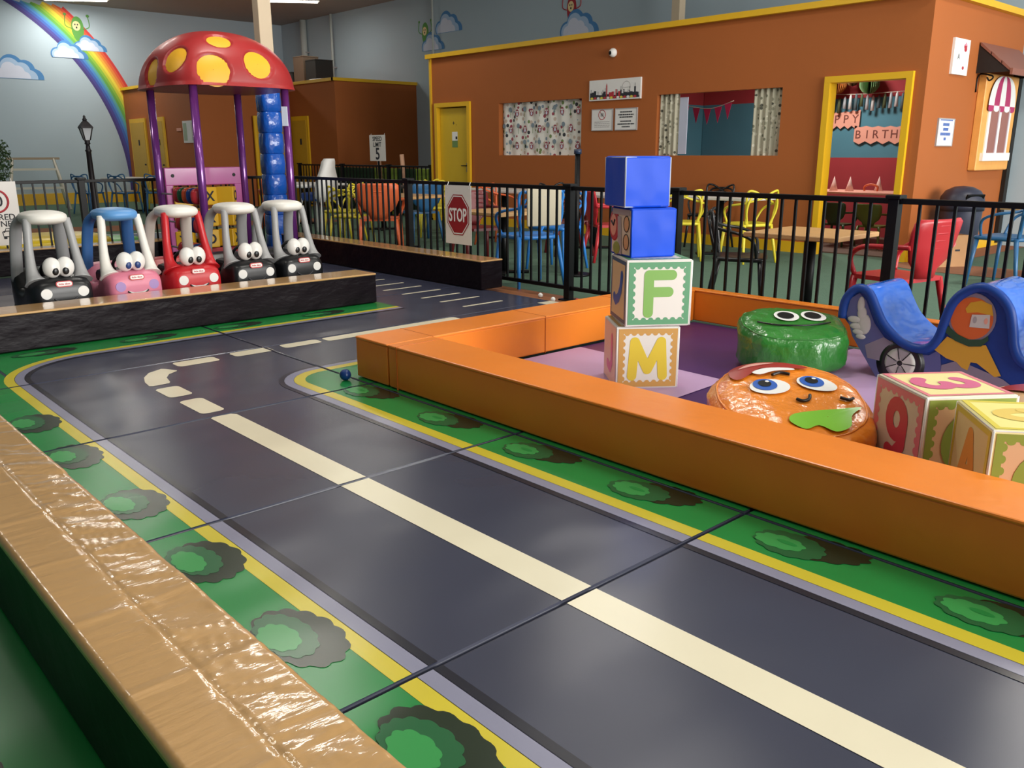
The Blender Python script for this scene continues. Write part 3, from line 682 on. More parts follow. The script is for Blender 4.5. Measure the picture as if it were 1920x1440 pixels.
a = MB(); a.box((0, 0, 0.05), (0.35, 1.0, 0.1), white, bev=0.03); tag(a.build('foam_board', loc=(11.35, 18.9, H2 + 0.05 - .045), rz=0.2), 'white slab lying on the roof edge of the far rooms', 'board')
for y, r_, z0, lb in ((23.2, 0.09, 3.4, 'thick white pipe down the blue wall near the far corner'), (21.7, 0.035, 2.9, 'thin grey pipe down the blue wall above the far roof'), (17.2, 0.025, 2.0, 'thin conduit on the blue wall beside the painted clouds')):
    t = thing('wall_pipe', lb, 'pipe', (WX - 0.1, y, z0)); a = MB(); a.cyl((0, 0, 0), r_, CEIL - z0 - 0.01, mat('pipe_grey', 'b9beb9', 0.5), 14); a.build('pipe_run', t)
    a = MB(); a.box((0.04, 0, 0.6), (0.12, r_ * 2.6, 0.03), greyf); a.build('bracket', t)
# column with padding
t = thing('column', 'square cream column wrapped in blue vinyl padding behind the mushroom shelter', 'column', (5.14, 9.95, 0), R(-3)); t['kind'] = 'structure'
a = MB(); a.box((0, 0, CEIL / 2), (0.16, 0.16, CEIL - 0.01), mat('column_cream', 'cdbba0', 0.6), bev=0.008); a.build('shaft', t)
bpad = mat('blue_padding', '1757b8', 0.22, coat=0.4, bump=((5, 14, 5), 0.8, 0.03), var=0.05)
a = MB()
for i in range(8):
    z0 = 0.02 + i * 0.242; a.M = Matrix.Identity(4)
    def q(z_, r_): return [(math.copysign(abs(cos(k * pi / 16)) ** 0.6, cos(k * pi / 16)) * r_, math.copysign(abs(sin(k * pi / 16)) ** 0.6, sin(k * pi / 16)) * r_, z_) for k in range(32)]
    a.rings([q(z0, 0.118), q(z0 + 0.012, 0.128), q(z0 + 0.12, 0.133), q(z0 + 0.23, 0.128), q(z0 + 0.242, 0.118)], bpad)
a.build('padding', t)
a = MB(); a.box((12.6, 9.6, (H2 + CEIL) / 2 + .05), (0.16, 0.16, CEIL - H2 - .1), mat('column_cream', 'cdbba0', 0.6)); struct(a.build('beam_1'))
# ------------------------------------------------------------------ padded beams
def beam(name, label, x0, y0, x1, y1, h, top, side, group=None, bev=0.012, seams=(), ax='y', split=None):
    """foam beam: side cover and a top cover with a stitched edge"""
    cx_, cy_ = (x0 + x1) / 2, (y0 + y1) / 2
    t = thing(name, label, 'padded beam', (cx_, cy_, 0.0), 0, group)
    a = MB(); a.box((0, 0, (h - 0.012) / 2 + 0.003), (x1 - x0 - 0.006, y1 - y0 - 0.006, h - 0.018), side, bev=0.008); a.build('side_cover', t)
    a = MB(); a.box((0, 0, h - 0.008), (x1 - x0, y1 - y0, 0.016), top, bev=0.007); a.build('top_cover', t)
    if seams:
        a = MB()
        for s_ in seams:
            if ax == 'y': a.box((0, s_ - cy_, h / 2 + 0.0015), (x1 - x0 + 0.002, 0.004, h), seamm, bev=0.001)
            else: a.box((s_ - cx_, 0, h / 2 + 0.0015), (0.004, y1 - y0 + 0.002, h), seamm, bev=0.001)
        a.build('seam', t)
    return t
seamm = stitch
# the tan beam along the left of the road; its top has one stitched seam along it
t = thing('padded_beam', 'long tan topped vinyl beam along the left edge of the road, nearest the camera', 'padded beam', (0.525, 1.3, 0.0))
a = MB(); a.box((0, 0, 0.14), (0.266, 6.9, 0.272), dgrv, bev=0.01); a.build('side_cover', t)
def wrinkle_top(x0, x1, y0, y1, z, m, nx=52, step=0.011, amp=0.0030):
    a = MB(); ny = int((y1 - y0) / step); V = []
    for j in range(ny + 1):
        y = y0 + (y1 - y0) * j / ny; row = []
        for i in range(nx + 1):
            u = i / nx; x = x0 + (x1 - x0) * u
            edge = max(0, min(1, (u - 0.42) / 0.12))          # gathered half towards the road
            s1 = noise.noise((x * 4.0, y * 11 + x * 9, 1.7)); s2 = 1 - 3.2 * abs(noise.noise((x * 7, y * 26 + x * 14, 5.1)))
            hgt = amp * (0.12 + 1.1 * edge) * (1.3 * s1 + 0.55 * max(0, s2) ** 2)
            hgt -= 0.0022 * math.exp(-((u - 0.50) / 0.018) ** 2)                      # stitched seam along
            yy = (y * 1.0 / 0.33) % 1.0; hgt += 0.0035 * math.exp(-((yy - 0.5) / 0.035) ** 2) * (0.4 + 0.6 * abs(noise.noise((x * 6, round(y / 0.33), 3.0))))
            ed = min(u, 1 - u) * (x1 - x0); hgt -= 0.012 * max(0, 1 - ed / 0.014) ** 2
            row.append(a.v((x, y, z + hgt)))
        V.append(row)
    k = a.mi(m)
    for j in range(ny):
        for i in range(nx):
            f = a.b.faces.new((V[j][i], V[j][i + 1], V[j + 1][i + 1], V[j + 1][i])); f.material_index = k; f.smooth = True
    # skirt
    for row, rev in (([r[0] for r in V], False), ([r[-1] for r in V], True)):
        lo = [a.b.verts.new((v.co.x, v.co.y, z - 0.02)) for v in row]
        for j in range(len(row) - 1):
            f = a.b.faces.new((row[j], row[j + 1], lo[j + 1], lo[j])); f.material_index = k
    return a
wrinkle_top(-0.1395, 0.1395, -3.46, 3.46, 0.29, tan).build('top_cover', t)
beam('padded_beam', 'tan topped dark vinyl beam in front of the toy cars', 0.45, 6.12, 4.04, 6.44, 0.255, tan, darkv, 'tan topped dark beams round the parking bay', seams=(), ax='x')
beam('padded_beam', 'tan topped dark vinyl beam along the fence, right of the toy cars', 5.12, 6.02, 5.39, 10.02, 0.275, tan, darkv, 'tan topped dark beams round the parking bay')
beam('padded_beam', 'tan topped dark vinyl beam behind the toy cars along the far fence', -0.8, 10.06, 4.9, 10.32, 0.27, tan, darkv, 'tan topped dark beams round the parking bay')
# orange pit
G = 'orange beams round the soft play pit'
beam('padded_beam', 'long orange vinyl beam beside the road, front of the soft play pit', 2.545, -1.6, 2.862, 3.78, 0.24, orv, orv, G, seams=(3.70,))
beam('padded_beam', 'orange vinyl beam at the left end of the soft play pit', 2.545, 3.785, 5.33, 4.10, 0.24, orv, orv, G, seams=(2.86, 3.75, 4.6), ax='x')
beam('padded_beam', 'orange vinyl beam along the black fence, back of the soft play pit', 5.335, -1.6, 5.44, 4.10, 0.24, orv, orv, G)
a = MB()
def q2(P, mt, z=-0.002): a.face([(x, y, z) for x, y in P], mt)
a.box((4.1, 1.1, -0.023), (2.46, 5.36, 0.035), pur)
for y0 in (2.62, 1.45, 0.28, -0.9):
    for x0, par in ((2.87, 0), (4.03, 1)):
        x1, y1 = x0 + 1.16 if par == 0 else 5.33, y0 + 1.17
        if par == 0: P1 = [(x0, y0), (x1, y1), (x0, y1)]; P2 = [(x0, y0), (x1, y0), (x1, y1)]
        if par == 0 and y0 > 2: q2([(x0, y0 - 0.06), (x0 + 1.16, y0), (x0 + 1.19, y1 - .02), (x0, y1 - .01)], lil)
        elif par == 0: q2([(x0, y0), (x1, y0), (x1, y1)], lil)
        elif y0 < 2: q2([(x0, y0), (x0, y1), (x1, y1 - .1), (x1, y0)] if y0 > 1 else [(x0, y0), (x0, y1), (x1, y1)], lil)
struct(a.build('floor_soft_play_pit'))

# ------------------------------------------------------------------ black fences
def post(a, x, y, h, r=0.033, cap=True):
    a.box((x, y, h / 2 - 0.02), (2 * r, 2 * r, h + 0.04), blk, bev=0.004)
    if cap: a.box((x, y, h + 0.012), (2 * r + 0.03, 2 * r + 0.03, 0.028), blk, bev=0.006)
def fence(label, pts, posts, h=0.95, sp=0.107, base=0.075, group='black bar fences'):
    t = thing('bar_fence', label, 'fence', (pts[0][0], pts[0][1], 0), 0, group)
    for (x, y) in posts:
        a = MB(); post(a, x, y, h); a.box((x, y, -0.030), (0.13, 0.13, 0.012), blk); 
        p = a.build('post', t, world=True)
    for (xa, ya), (xb, yb) in zip(posts, posts[1:]):
        L = math.hypot(xb - xa, yb - ya); d = ((xb - xa) / L, (yb - ya) / L); a = MB()
        mx_, my_ = (xa + xb) / 2, (ya + yb) / 2; rz = math.atan2(d[1], d[0])
        a.box((mx_, my_, h - 0.012), (L - 0.06, 0.035, 0.035), blk, rz, bev=0.004); a.box((mx_, my_, base), (L - 0.06, 0.03, 0.035), blk, rz, bev=0.004)
        n = max(1, round((L - 0.1) / sp))
        for i in range(1, n):
            q = 0.05 + (L - 0.1) * i / n; a.box((xa + d[0] * q, ya + d[1] * q, (h + base) / 2), (0.017, 0.017, h - base - 0.02), blk, rz)
        a.build('bar_panel', t, world=True)
    return t
FX = 5.48
fence('long black bar fence between the soft play mats and the cafe tables', [(FX, 5.245)], [(FX, 10.42), (FX, 7.62), (FX, 5.245), (FX, 4.10), (FX, 2.42), (FX, 0.75), (FX, -1.2)], h=0.952)
fence('black bar fence along the back of the parking bay', [(0, 10.45)], [(-0.9, 10.45), (1.1, 10.45), (3.06, 10.45), (5.36, 10.45)], h=0.952)
fence('far black bar fence in front of the green panels', [(10.45, 13.7)], [(10.45, 13.74), (10.45, 15.2), (10.45, 17.0), (10.45, 18.9)], h=0.98, sp=0.13)
# green and lime play panels behind the far fence
dg = mat('dark_green_panel', '17391f', 0.7); lg = mat('lime_panel', '86a03a', 0.7)
for y0, y1, mt, lb in ((13.66, 14.15, dg, 'dark green panel behind the far fence, at the building corner'), (14.17, 14.6, lg, 'narrow lime panel behind the far fence'), (14.62, 15.25, dg, 'dark green panel behind the far fence, between the lime ones'), (15.27, 16.1, lg, 'wide lime panel behind the far fence'), (16.12, 17.9, dg, 'long dark green panel behind the far fence under the speed sign')):
    t = thing('play_wall', lb, 'play wall', (10.72, (y0 + y1) / 2, -0.04)); a = MB(); a.box((0, 0, 0.48), (0.05, y1 - y0, 0.96), mt, bev=0.01); a.build('board', t)
    a = MB(); [a.box((0, s_ * ((y1 - y0) / 2 - 0.05), 0.04), (0.16, 0.03, 0.08), mt) for s_ in (-1, 1)]; a.build('foot', t)
pinkw = mat('pale_wood', 'd9a98a', 0.6)
for y, lb in ((15.95, 'pale wooden post leaning behind the far fence, left of its pair'), (15.1, 'pale wooden post leaning behind the far fence, right of its pair')):
    a = MB(); a.tube([(0, 0, -0.04), (0, 0.05, 0.7), (0, 0.1, 1.2)], 0.045, pinkw, 10); tag(a.build('wooden_post', loc=(10.58, y - 0.3, 0)), lb, 'post')
# signs hung on the fences
def hang_sign(label, fr, w_, h_, draw, curl=0.0):
    t = thing('fence_sign', label, 'sign', fr.translation); L = Matrix.Translation(-fr.translation) @ fr
    a = MB(); a.M = L; n = 10
    F_ = [(-w_ / 2 + w_ * i / n, curl * sin(pi * i / n)) for i in range(n + 1)]
    a.rings([[(x, -h_ / 2, z), (x, h_ / 2, z), (x, h_ / 2, z + 0.004), (x, -h_ / 2, z + 0.004)] for x, z in F_], mat('sign_board_white', 'e9e4de', 0.45), smooth=False); a.build('board', t)
    a = MB(); a.M = L @ Matrix.Translation((0, 0, 0.006 + curl)); draw(a); a.build('print', t)
    for x in (-w_ * .42, w_ * .42): a = MB(); a.M = L; a.tube([(x, h_ / 2 - 0.03, 0.006), (x, h_ / 2 + 0.03, -0.02)], 0.004, white, 6); a.build('cable_tie', t)
    return t
def octa(a, r, mt, z, y=0): a.face([(r * cos(R(22.5 + 45 * k)), y + r * 1.15 * sin(R(22.5 + 45 * k)), z) for k in range(8)], mt)
def d_stop(a):
    sr = mat('stop_red', '9a1f26', 0.45); octa(a, 0.186, sr, 0.0); octa(a, 0.176, white, 0.0008); octa(a, 0.165, sr, 0.0016)
    a.M = a.M @ Matrix.Translation((0, 0, 0.0028)) @ Matrix.Diagonal((0.85, 1.35, 1, 1)); a.text('STOP', 0.135, white, off=0.018)
hang_sign('white sign with a red STOP octagon tied to the black fence', frame((FX - 0.035, 6.74, 0.640), (0, -1, 0), (0, 0, 1)), 0.405, 0.575, d_stop)
def d_speed(a):
    Mo = a.M
    for tx, y, s_, o_ in (('SPEED', 0.185, 0.125, 0.012), ('LIMIT', 0.07, 0.125, 0.012), ('5', -0.115, 0.33, 0.02)):
        a.M = Mo @ Matrix.Translation((0, y, 0)); a.text(tx, s_, ink, off=o_)
    a.M = Mo
hang_sign('white SPEED LIMIT 5 sign standing above the far fence', frame((10.40, 15.50, 1.33), (0, -1, 0), (0, 0, 1)), 0.58, 0.52, d_speed)
spd = COL.objects[-1].parent; a = MB(); a.box((0.012, 0, -0.71), (0.02, 0.04, 1.32), blk); a.build('stake', spd)
def d_zone(a):
    n = 32; a.rings([[(cos(2 * pi * k / n) * r, 0.13 + sin(2 * pi * k / n) * r, z) for k in range(n)] for r, z in ((0.125, 0), (0.105, 0), (0.105, 0.001), (0.125, 0.001), (0.125, 0))], redi, cap=False)
    Mo = a.M
    a.M = Mo @ Matrix.Translation((0, 0.13, 0)); a.text('10', 0.16, ink, off=0.008)
    a.M = Mo @ Matrix.Translation((0, -0.035, 0)); a.text('SHARED', 0.088, ink, off=0.004); a.M = Mo @ Matrix.Translation((0, -0.105, 0)); a.text('ZONE', 0.088, ink, off=0.004)
    a.M = Mo @ Matrix.Translation((0.11, -0.20, 0))
    a.tube([(-0.075, 0.0, 0), (-0.055, 0.045, 0), (0.055, 0.045, 0), (0.075, 0.0, 0)], 0.004, ink, 4); a.tube([(-0.09, 0.01, 0), (-0.085, -0.04, 0), (0.085, -0.04, 0), (0.09, 0.01, 0), (0.06, 0.018, 0), (-0.06, 0.018, 0), (-0.09, 0.01, 0)], 0.005, ink, 4)
    a.box((-0.07, -0.052, 0), (0.03, 0.024, 0.002), ink); a.box((0.07, -0.052, 0), (0.03, 0.024, 0.002), ink)
    a.M = Mo
hang_sign('white sign with a red ring and 10 SHARED ZONE over a car outline', frame((2.19, 10.42, 0.625), (1, 0, 0), (0, 0, 1)), 0.42, 0.66, d_zone, curl=0.012)

# ------------------------------------------------------------------ mushroom shelter
X0, X1, Y0, Y1 = 3.755, 4.765, 8.84, 9.98; ZC = 1.93
mx0, my0 = (X0 + X1) / 2, (Y0 + Y1) / 2
t = thing('play_shelter', 'red mushroom roofed play shelter with yellow spots and tic-tac-toe cubes', 'play shelter', (mx0, my0, 0))
purp = mat('purple_steel', '7a3a8c', 0.2, metal=0.35, coat=0.8, var=0.08, vscale=5)
redp = mat('mushroom_red', 'a82a2c', 0.42, coat=0.1, vscale=1.5, var=0.08); spoty = mat('mushroom_yellow', 'f2b52a', 0.45)
hw, hd, dh = 0.69, 0.74, 0.555
def dome(u, v):
    """u azimuth, v 0 rim .. 1 top; square-ish plan, rounded corners"""
    e = 0.5 + 0.5 * v
    c_, s_ = cos(u), sin(u); q = (abs(c_) ** 4 + abs(s_) ** 4) ** -0.25 * (1 - v) + v
    r = cos(v * pi / 2) ** 0.85; return Vector((hw * q * r * c_, hd * q * r * s_, dh * sin(v * pi / 2) ** 0.92))
spots = [(4.24, 0.12, 0.15), (4.96, 0.22, 0.135), (3.70, 0.25, 0.13), (3.10, 0.12, 0.13), (4.38, 0.54, 0.11), (0.0, 0.3, 0.13), (1.2, 0.3, 0.12)]
SC_ = [(dome(u, v), r) for u, v, r in spots]
a = MB(); nu, nv = 180, 70; k = a.mi(redp); ky = a.mi(spoty); V = []
for j in range(nv + 1):
    v_ = j / nv; row = []
    for i in range(nu):
        p = dome(2 * pi * i / nu, min(v_, 0.9995)); n_ = Vector((p.x / hw ** 2, p.y / hd ** 2, p.z / dh ** 2 + 0.05)).normalized()
        d = min(((p - c).length / r) for c, r in SC_)
        dep = 0.028 * max(0, min(1, (1.22 - d) / 0.12))
        row.append(a.v(p - n_ * dep))
    V.append(row)
sp_f = []
for j in range(nv):
    for i in range(nu):
        f = a.b.faces.new((V[j][i], V[j][(i + 1) % nu], V[j + 1][(i + 1) % nu], V[j + 1][i])); f.smooth = True; f.material_index = k
# rim and underside
lo = [a.v((dome(2 * pi * i / nu, 0).x * 1.015, dome(2 * pi * i / nu, 0).y * 1.015, -0.035)) for i in range(nu)]
inn = [a.v((dome(2 * pi * i / nu, 0).x * 0.9, dome(2 * pi * i / nu, 0).y * 0.9, -0.03)) for i in range(nu)]
for A_, B_ in ((lo, V[0]), (inn, lo)):
    for i in range(nu): f = a.b.faces.new((A_[i], A_[(i + 1) % nu], B_[(i + 1) % nu], B_[i])); f.material_index = k; f.smooth = A_ is inn
f = a.b.faces.new(inn[::-1]); f.material_index = k
cap = a.build('canopy', t, loc=(0, 0, ZC))
for (u, v, r), (c, r_) in zip(spots, SC_):
    a = MB(); nn = Vector((c.x / hw ** 2, c.y / hd ** 2, c.z / dh ** 2 + 0.05)).normalized()
    # conforming disc: sample the dome around the centre
    tx = Vector((-sin(u), cos(u), 0)); ty = nn.cross(tx).normalized(); tx = ty.cross(nn)
    def proj(px, py):
        p = c + tx * px + ty * py
        # slide back onto the dome surface along n by bisection on the implicit radius
        lo_, hi_ = -0.25, 0.1
        for _ in range(22):
            md = (lo_ + hi_) / 2; q = p + nn * md
            zz = max(0, min(1, q.z / dh)); vv = math.asin(min(1, zz ** (1 / 0.92))) / (pi / 2); uu = math.atan2(q.y / hd, q.x / hw); s_ = dome(uu, vv)
            if math.hypot(q.x, q.y) > math.hypot(s_.x, s_.y): hi_ = md
            else: lo_ = md
        return p + nn * (lo_ - 0.020)
    rg = [[tuple(proj(cos(2 * pi * i / 28) * r * f_, sin(2 * pi * i / 28) * r * f_)) for i in range(28)] for f_ in (1.08, 0.8, 0.5, 0.2, 0.02)]
    a.rings(rg, spoty, cap=False); a.build('spot', cap)
for x, y in ((X0, Y0), (X1, Y0), (X0, Y1), (X1, Y1)):
    a = MB(); a.cyl((x - mx0, y - my0, 0), 0.042, ZC - 0.02, purp, 24)
    if (x, y) == (X1, Y0): a.box((x - mx0 - 0.03, y - my0 - 0.03, 1.62), (0.055, 0.055, 0.20), cllt, 0.8)
    a.build('pole', t)
mg = mat('magenta_panel', 'b04a90', 0.28, coat=0.5, var=0.12, vscale=3); rdp = mat('red_panel', 'a83238', 0.4)
a = MB(); a.M = frame((0, Y1 - my0, 0), (1, 0, 0), (0, 0, 1)); W_ = (X1 - X0) / 2 - 0.05
a.box((0, 0.98, 0), (2 * W_, 0.20, 0.06), mg, bev=0.01); a.box((-W_ + 0.045, 0.48, 0), (0.09, 0.82, 0.06), mg, bev=0.01); a.box((W_ - 0.045, 0.48, 0), (0.09, 0.82, 0.06), mg, bev=0.01); a.box((0, 0.08, 0), (2 * W_, 0.14, 0.06), rdp, bev=0.01)
for x in (-W_ + 0.09, W_ - 0.09): a.cyl((x, 0.99, 0.028), 0.02, 0.006, blk, 14)
a.build('panel_frame', t)
cy = mat('cube_yellow', 'd8a822', 0.42)
for i in range(3):
    a = MB(); a.cyl((-0.27 + 0.27 * i, Y1 - my0, 0.15), 0.010, 0.74, blk, 8); a.build('rod', t)
    for j in range(3):
        a = MB(); a.box((0, 0, 0), (0.20, 0.20, 0.205), cy, bev=0.012); c_ = a.build('tic_tac_toe_cube', t, loc=(-0.27 + 0.27 * i, Y1 - my0, 0.265 + j * 0.245), rz=(-0.5, -0.1, 0.6)[i] + 0.15 * j)
        a = MB(); a.M = frame((0, -0.103, 0), (1, 0, 0), (0, 0, 1)); a.text('OXO'[i] if j == 2 else 'XOX'[(i + j) % 3], 0.16, mink, off=0.02); a.build('letter', c_)
bc = [mat('bead_green', '1d5a38', 0.3), mat('bead_orange', 'd6542c', 0.3), mat('bead_blue', '1f3c85', 0.3), mat('bead_red', 'c0323a', 0.3)]
for zz in (0.80, 0.50, 0.22):
    a = MB(); a.M = Matrix.Translation((X0 - mx0, Y0 - my0, zz)); a.cyl((0, 0, 0), 0.010, Y1 - Y0, greyf, 10, axis='Y'); a.build('abacus_rod', t)
    for i in range(5):
        a = MB(); a.ell((0, 0, 0), (0.085, 0.062, 0.085), bc[(3 - i) % 4], 20, 12, e=0.75); a.build('bead', t, loc=(X0 - mx0, Y0 - my0 + 0.11 + i * 0.118, zz))

# ------------------------------------------------------------------ stacked alphabet blocks
RW = Vector((0.738, -0.675, 0)); DW = Vector((0.675, 0.738, 0))     # directions along and into the pit as seen from the road
rim = mat('block_white_rim', 'e4e3df', 0.5)
def scallop(a, s, w_, mt, n=7, z=0.0006):
    """border frame with a scalloped inner edge on a face of half size s"""
    a.rings([[(x * q, y * q, z) for x, y in ((-1, -1), (1, -1), (1, 1), (-1, 1))] for q in (s, s - w_)], mt, cap=False, smooth=False)
    st = 2 * (s - w_) / n
    for sd in range(4):
        Mo = a.M; a.M = Mo @ Matrix.Rotation(sd * pi / 2, 4, 'Z')
        for i in range(n):
            x = -(s - w_) + st * (i + 0.5); a.face([(x + st * 0.36 * cos(R(t)), -(s - w_) + st * 0.30 * sin(R(t)), z) for t in range(0, 181, 30)], mt)
        a.M = Mo
def puffy(a, s, m, e=0.06):
    """slightly bulging cube half size s"""
    n = 6
    for ax in range(6):
        Rm = [Matrix.Identity(4), Matrix.Rotation(pi, 4, 'X'), Matrix.Rotation(pi / 2, 4, 'X'), Matrix.Rotation(-pi / 2, 4, 'X'), Matrix.Rotation(pi / 2, 4, 'Y'), Matrix.Rotation(-pi / 2, 4, 'Y')][ax]
        Mo = a.M; a.M = Mo @ Rm; V = [[a.v((s * (2 * i / n - 1), s * (2 * j / n - 1), s)) for i in range(n + 1)] for j in range(n + 1)]; k = a.mi(m)
        for j in range(n):
            for i in range(n): f = a.b.faces.new((V[j][i], V[j][i + 1], V[j + 1][i + 1], V[j + 1][i])); f.material_index = k
        a.M = Mo
    bmesh.ops.remove_doubles(a.b, verts=a.b.verts, dist=1e-4)
def _arc(cx_, cy_, rx, ry, a0, a1, n=10): return [(cx_ + rx * cos(R(a0 + (a1 - a0) * k / n)), cy_ + ry * sin(R(a0 + (a1 - a0) * k / n))) for k in range(n + 1)]
GLYPH = {'F': [[(-.22, -.40), (-.22, .38), (.26, .38)], [(-.22, .03), (.20, .03)]], 'M': [[(-.34, -.40), (-.29, .36), (0, -.26), (.29, .36), (.34, -.40)]],
         'J': [[(.22, .36), (.22, -.2), (.08, -.36), (-.22, -.30)]], 'C': [[(-.10, .36), (-.20, .25), (-.18, 0), (-.05, -.22), (.14, -.36), (.22, -.40)]],
         '3': [[(-.22, .30)] + _arc(0, .20, .20, .20, 120, -80) + [(0, .0)], [(0, .0)] + _arc(0, -.20, .23, .21, 80, -120) + [(-.24, -.28)]],
         '9': [_arc(0, .16, .20, .24, 0, 360, 16), [(.20, .16), (.18, -.2), (0, -.40), (-.16, -.36)]], 'A': [[(-.28, -.40), (0, .40), (.28, -.40)], [(-.17, -.12), (.17, -.12)]],
         'O': [_arc(0, 0, .30, .36, 0, 360, 20)], '0': [_arc(0, 0, .22, .36, 0, 360, 20)], 'E': [[(.22, .38), (-.22, .38), (-.22, -.38), (.22, -.38)], [(-.22, 0), (.15, 0)]],
         'G': [_arc(0, 0, .27, .36, 50, 330, 14) + [(.24, 0), (.04, 0)]], 'K': [[(-.22, .38), (-.22, -.38)], [(.24, .38), (-.20, 0), (.26, -.38)]], 'T': [[(-.28, .38), (.28, .38)], [(0, .38), (0, -.38)]]}
def strokes(a, ch, s, m, w_=0.105):
    """rounded flat letter from overlapping capsules"""
    lv = 0
    for pl in GLYPH[ch]:
        if len(pl) < 9 and ch not in 'O0': pass
        for p, q in zip(pl, pl[1:]):
            L = math.hypot(q[0] - p[0], q[1] - p[1]); ang = math.atan2(q[1] - p[1], q[0] - p[0]); lv += 1
            P = [(p[0] + w_ * cos(ang + R(t)), p[1] + w_ * sin(ang + R(t))) for t in range(90, 271, 15)] + [(q[0] + w_ * cos(ang + R(t)), q[1] + w_ * sin(ang + R(t))) for t in range(-90, 91, 15)]
            a.face([(x * s, y * s, 0.00004 * lv) for x, y in P], m)
def block(label, loc, s, rz, body, faces, rimm=rim, group='soft alphabet blocks'):
    """faces: dict side -> (border mat, ground mat, char, char mat, scallops, rotation)"""
    t = thing('soft_block', label, 'soft block', (loc[0], loc[1], loc[2]), rz, group)
    h = s / 2; a = MB(); a.M = Matrix.Translation((0, 0, h)); a.box((0, 0, 0), (s, s, s), body, bev=0.010); a.build('body', t)
    a = MB()      # piping along the edges
    for z in (0.006, s - 0.006): a.tube([(-h + .004, -h + .004, z), (h - .004, -h + .004, z), (h - .004, h - .004, z), (-h + .004, h - .004, z)], 0.005, rimm, 6, closed=True)
    for x in (-1, 1):
        for y in (-1, 1): a.tube([(x * (h - .004), y * (h - .004), 0.006), (x * (h - .004), y * (h - .004), s - 0.006)], 0.005, rimm, 6)
    a.build('piping', t)
    FR = {'f': frame((0, -h - 0.001, h), (1, 0, 0), (0, 0, 1)), 'l': frame((-h - 0.001, 0, h), (0, -1, 0), (0, 0, 1)), 't': frame((0, 0, s + 0.001), (1, 0, 0), (0, 1, 0)), 'r': frame((h + 0.001, 0, h), (0, 1, 0), (0, 0, 1)), 'b': frame((0, h + 0.001, h), (-1, 0, 0), (0, 0, 1))}
    for sd, (bm_, gm, ch, cm, sc_, rot) in faces.items():
        a = MB(); a.M = FR[sd]; q = h - 0.012
        if gm: a.face([(-q, -q, 0), (q, -q, 0), (q, q, 0), (-q, q, 0)], gm)
        if bm_:
            if sc_: scallop(a, q, 0.026, bm_)
            else: a.rings([[(x * w_, y * w_, 0.0006) for x, y in ((-1, -1), (1, -1), (1, 1), (-1, 1))] for w_ in (q, q - 0.02)], bm_, cap=False, smooth=False)
        a.build('printed_panel', t)
        if ch:
            a = MB(); a.M = FR[sd] @ Matrix.Translation((0, 0, 0.0012)) @ Matrix.Rotation(rot, 4, 'Z'); strokes(a, ch, s * 0.72, cm); a.build('letter', t)
    return t
cream = mat('block_cream', 'ddd2bb', 0.42, vscale=5, var=0.04); white2 = mat('block_offwhite', 'dfdcd4', 0.4, var=0.03); peach = mat('block_peach', 'd8ae84', 0.42)
gr1 = mat('print_green', '7fb05a', 0.4); gr2 = mat('print_sea_green', '5d9a72', 0.4); yl1 = mat('print_letter_yellow', 'dcc33f', 0.4); bl1 = mat('print_letter_blue', '2b5aa8', 0.4); pk1 = mat('print_letter_pink', 'd76a92', 0.4); gld = mat('print_gold', 'c99a54', 0.4); navy = mat('print_navy', '3a5a78', 0.4)
rd1 = mat('print_letter_red', 'cf4458', 0.4); pkb = mat('print_pink_border', 'e0808c', 0.4); ol1 = mat('print_olive', '8a9a3e', 0.4); yw2 = mat('block_pale_yellow', 'efe4a2', 0.42); or2 = mat('print_letter_orange', 'e59a44', 0.4)
bz = -0.005
block('white block with yellow letter M, bottom of the stack in the soft play pit', (3.68, 2.96, bz), 0.344, R(-38), white2, {'f': (gld, white2, 'M', yl1, True, 0), 'l': (None, mat('block_pale_peach', 'e6c6ac', 0.42), 'J', pk1, False, 0), 't': (gld, white2, None, None, False, 0), 'r': (pkb, cream, 'K', gr1, True, 0)})
block('white block with green letter F, second from the bottom of the stack', (3.705, 2.93, bz + 0.346), 0.355, R(-36), white2, {'f': (gr2, white2, 'F', gr1, True, 0), 'l': (navy, mat('block_sand', 'd9c490', 0.42), 'C', bl1, False, pi / 2 + .3), 't': (gr2, white2, None, None, True, 0), 'r': (gr2, cream, 'G', rd1, True, 0)})
bvin = mat('blue_vinyl', '0f4bd0', 0.5, coat=0.06, bump=((6, 6, 4), 0.5, 0.03), var=0.05, coatr=0.15, spec=0.2)
t = block('blue block with a cartoon picture panel, third from the bottom of the stack', (3.70, 2.99, bz + 0.702), 0.258, R(-25), bvin, {'l': (None, cream, None, None, False, 0)}, rimm=bvin)
a = MB(); a.M = frame((-0.1305, 0, 0.129), (0, -1, 0), (0, 0, 1)) @ Matrix.Translation((0, 0, 0.001)); pic = mat('picture_sand', 'd8a878', 0.45)
a.ell((-0.085, 0.03, 0), (0.065, 0.085, 0.001), redi, 20, 6); a.ell((-0.095, 0.03, 0.001), (0.042, 0.06, 0.001), pkp, 18, 6); a.tube([(-0.12, 0.05, 0.002), (-0.09, 0.03, 0.002), (-0.075, 0.06, 0.002)], 0.006, ink, 5)
a.rings([[(x, y, z) for x, y in ((-0.03, -0.12), (0.02, -0.12), (0.0, 0.08), (-0.045, 0.08))] for z in (0, 0.001)], greyf, smooth=False)
for y in (-0.05, 0.045): a.ell((0.07, y, 0), (0.034, 0.042, 0.001), pic, 16, 6); a.tube([(0.07 + 0.034 * cos(q * pi / 8), y + 0.042 * sin(q * pi / 8), 0.001) for q in range(16)], 0.002, ink, 4, closed=True)
a.ell((-0.05, -0.09, 0.001), (0.045, 0.035, 0.001), mat('picture_olive', '8d9a3c', 0.45), 16, 6); a.box((0.0, 0.105, 0.001), (0.22, 0.03, 0.001), greyf)
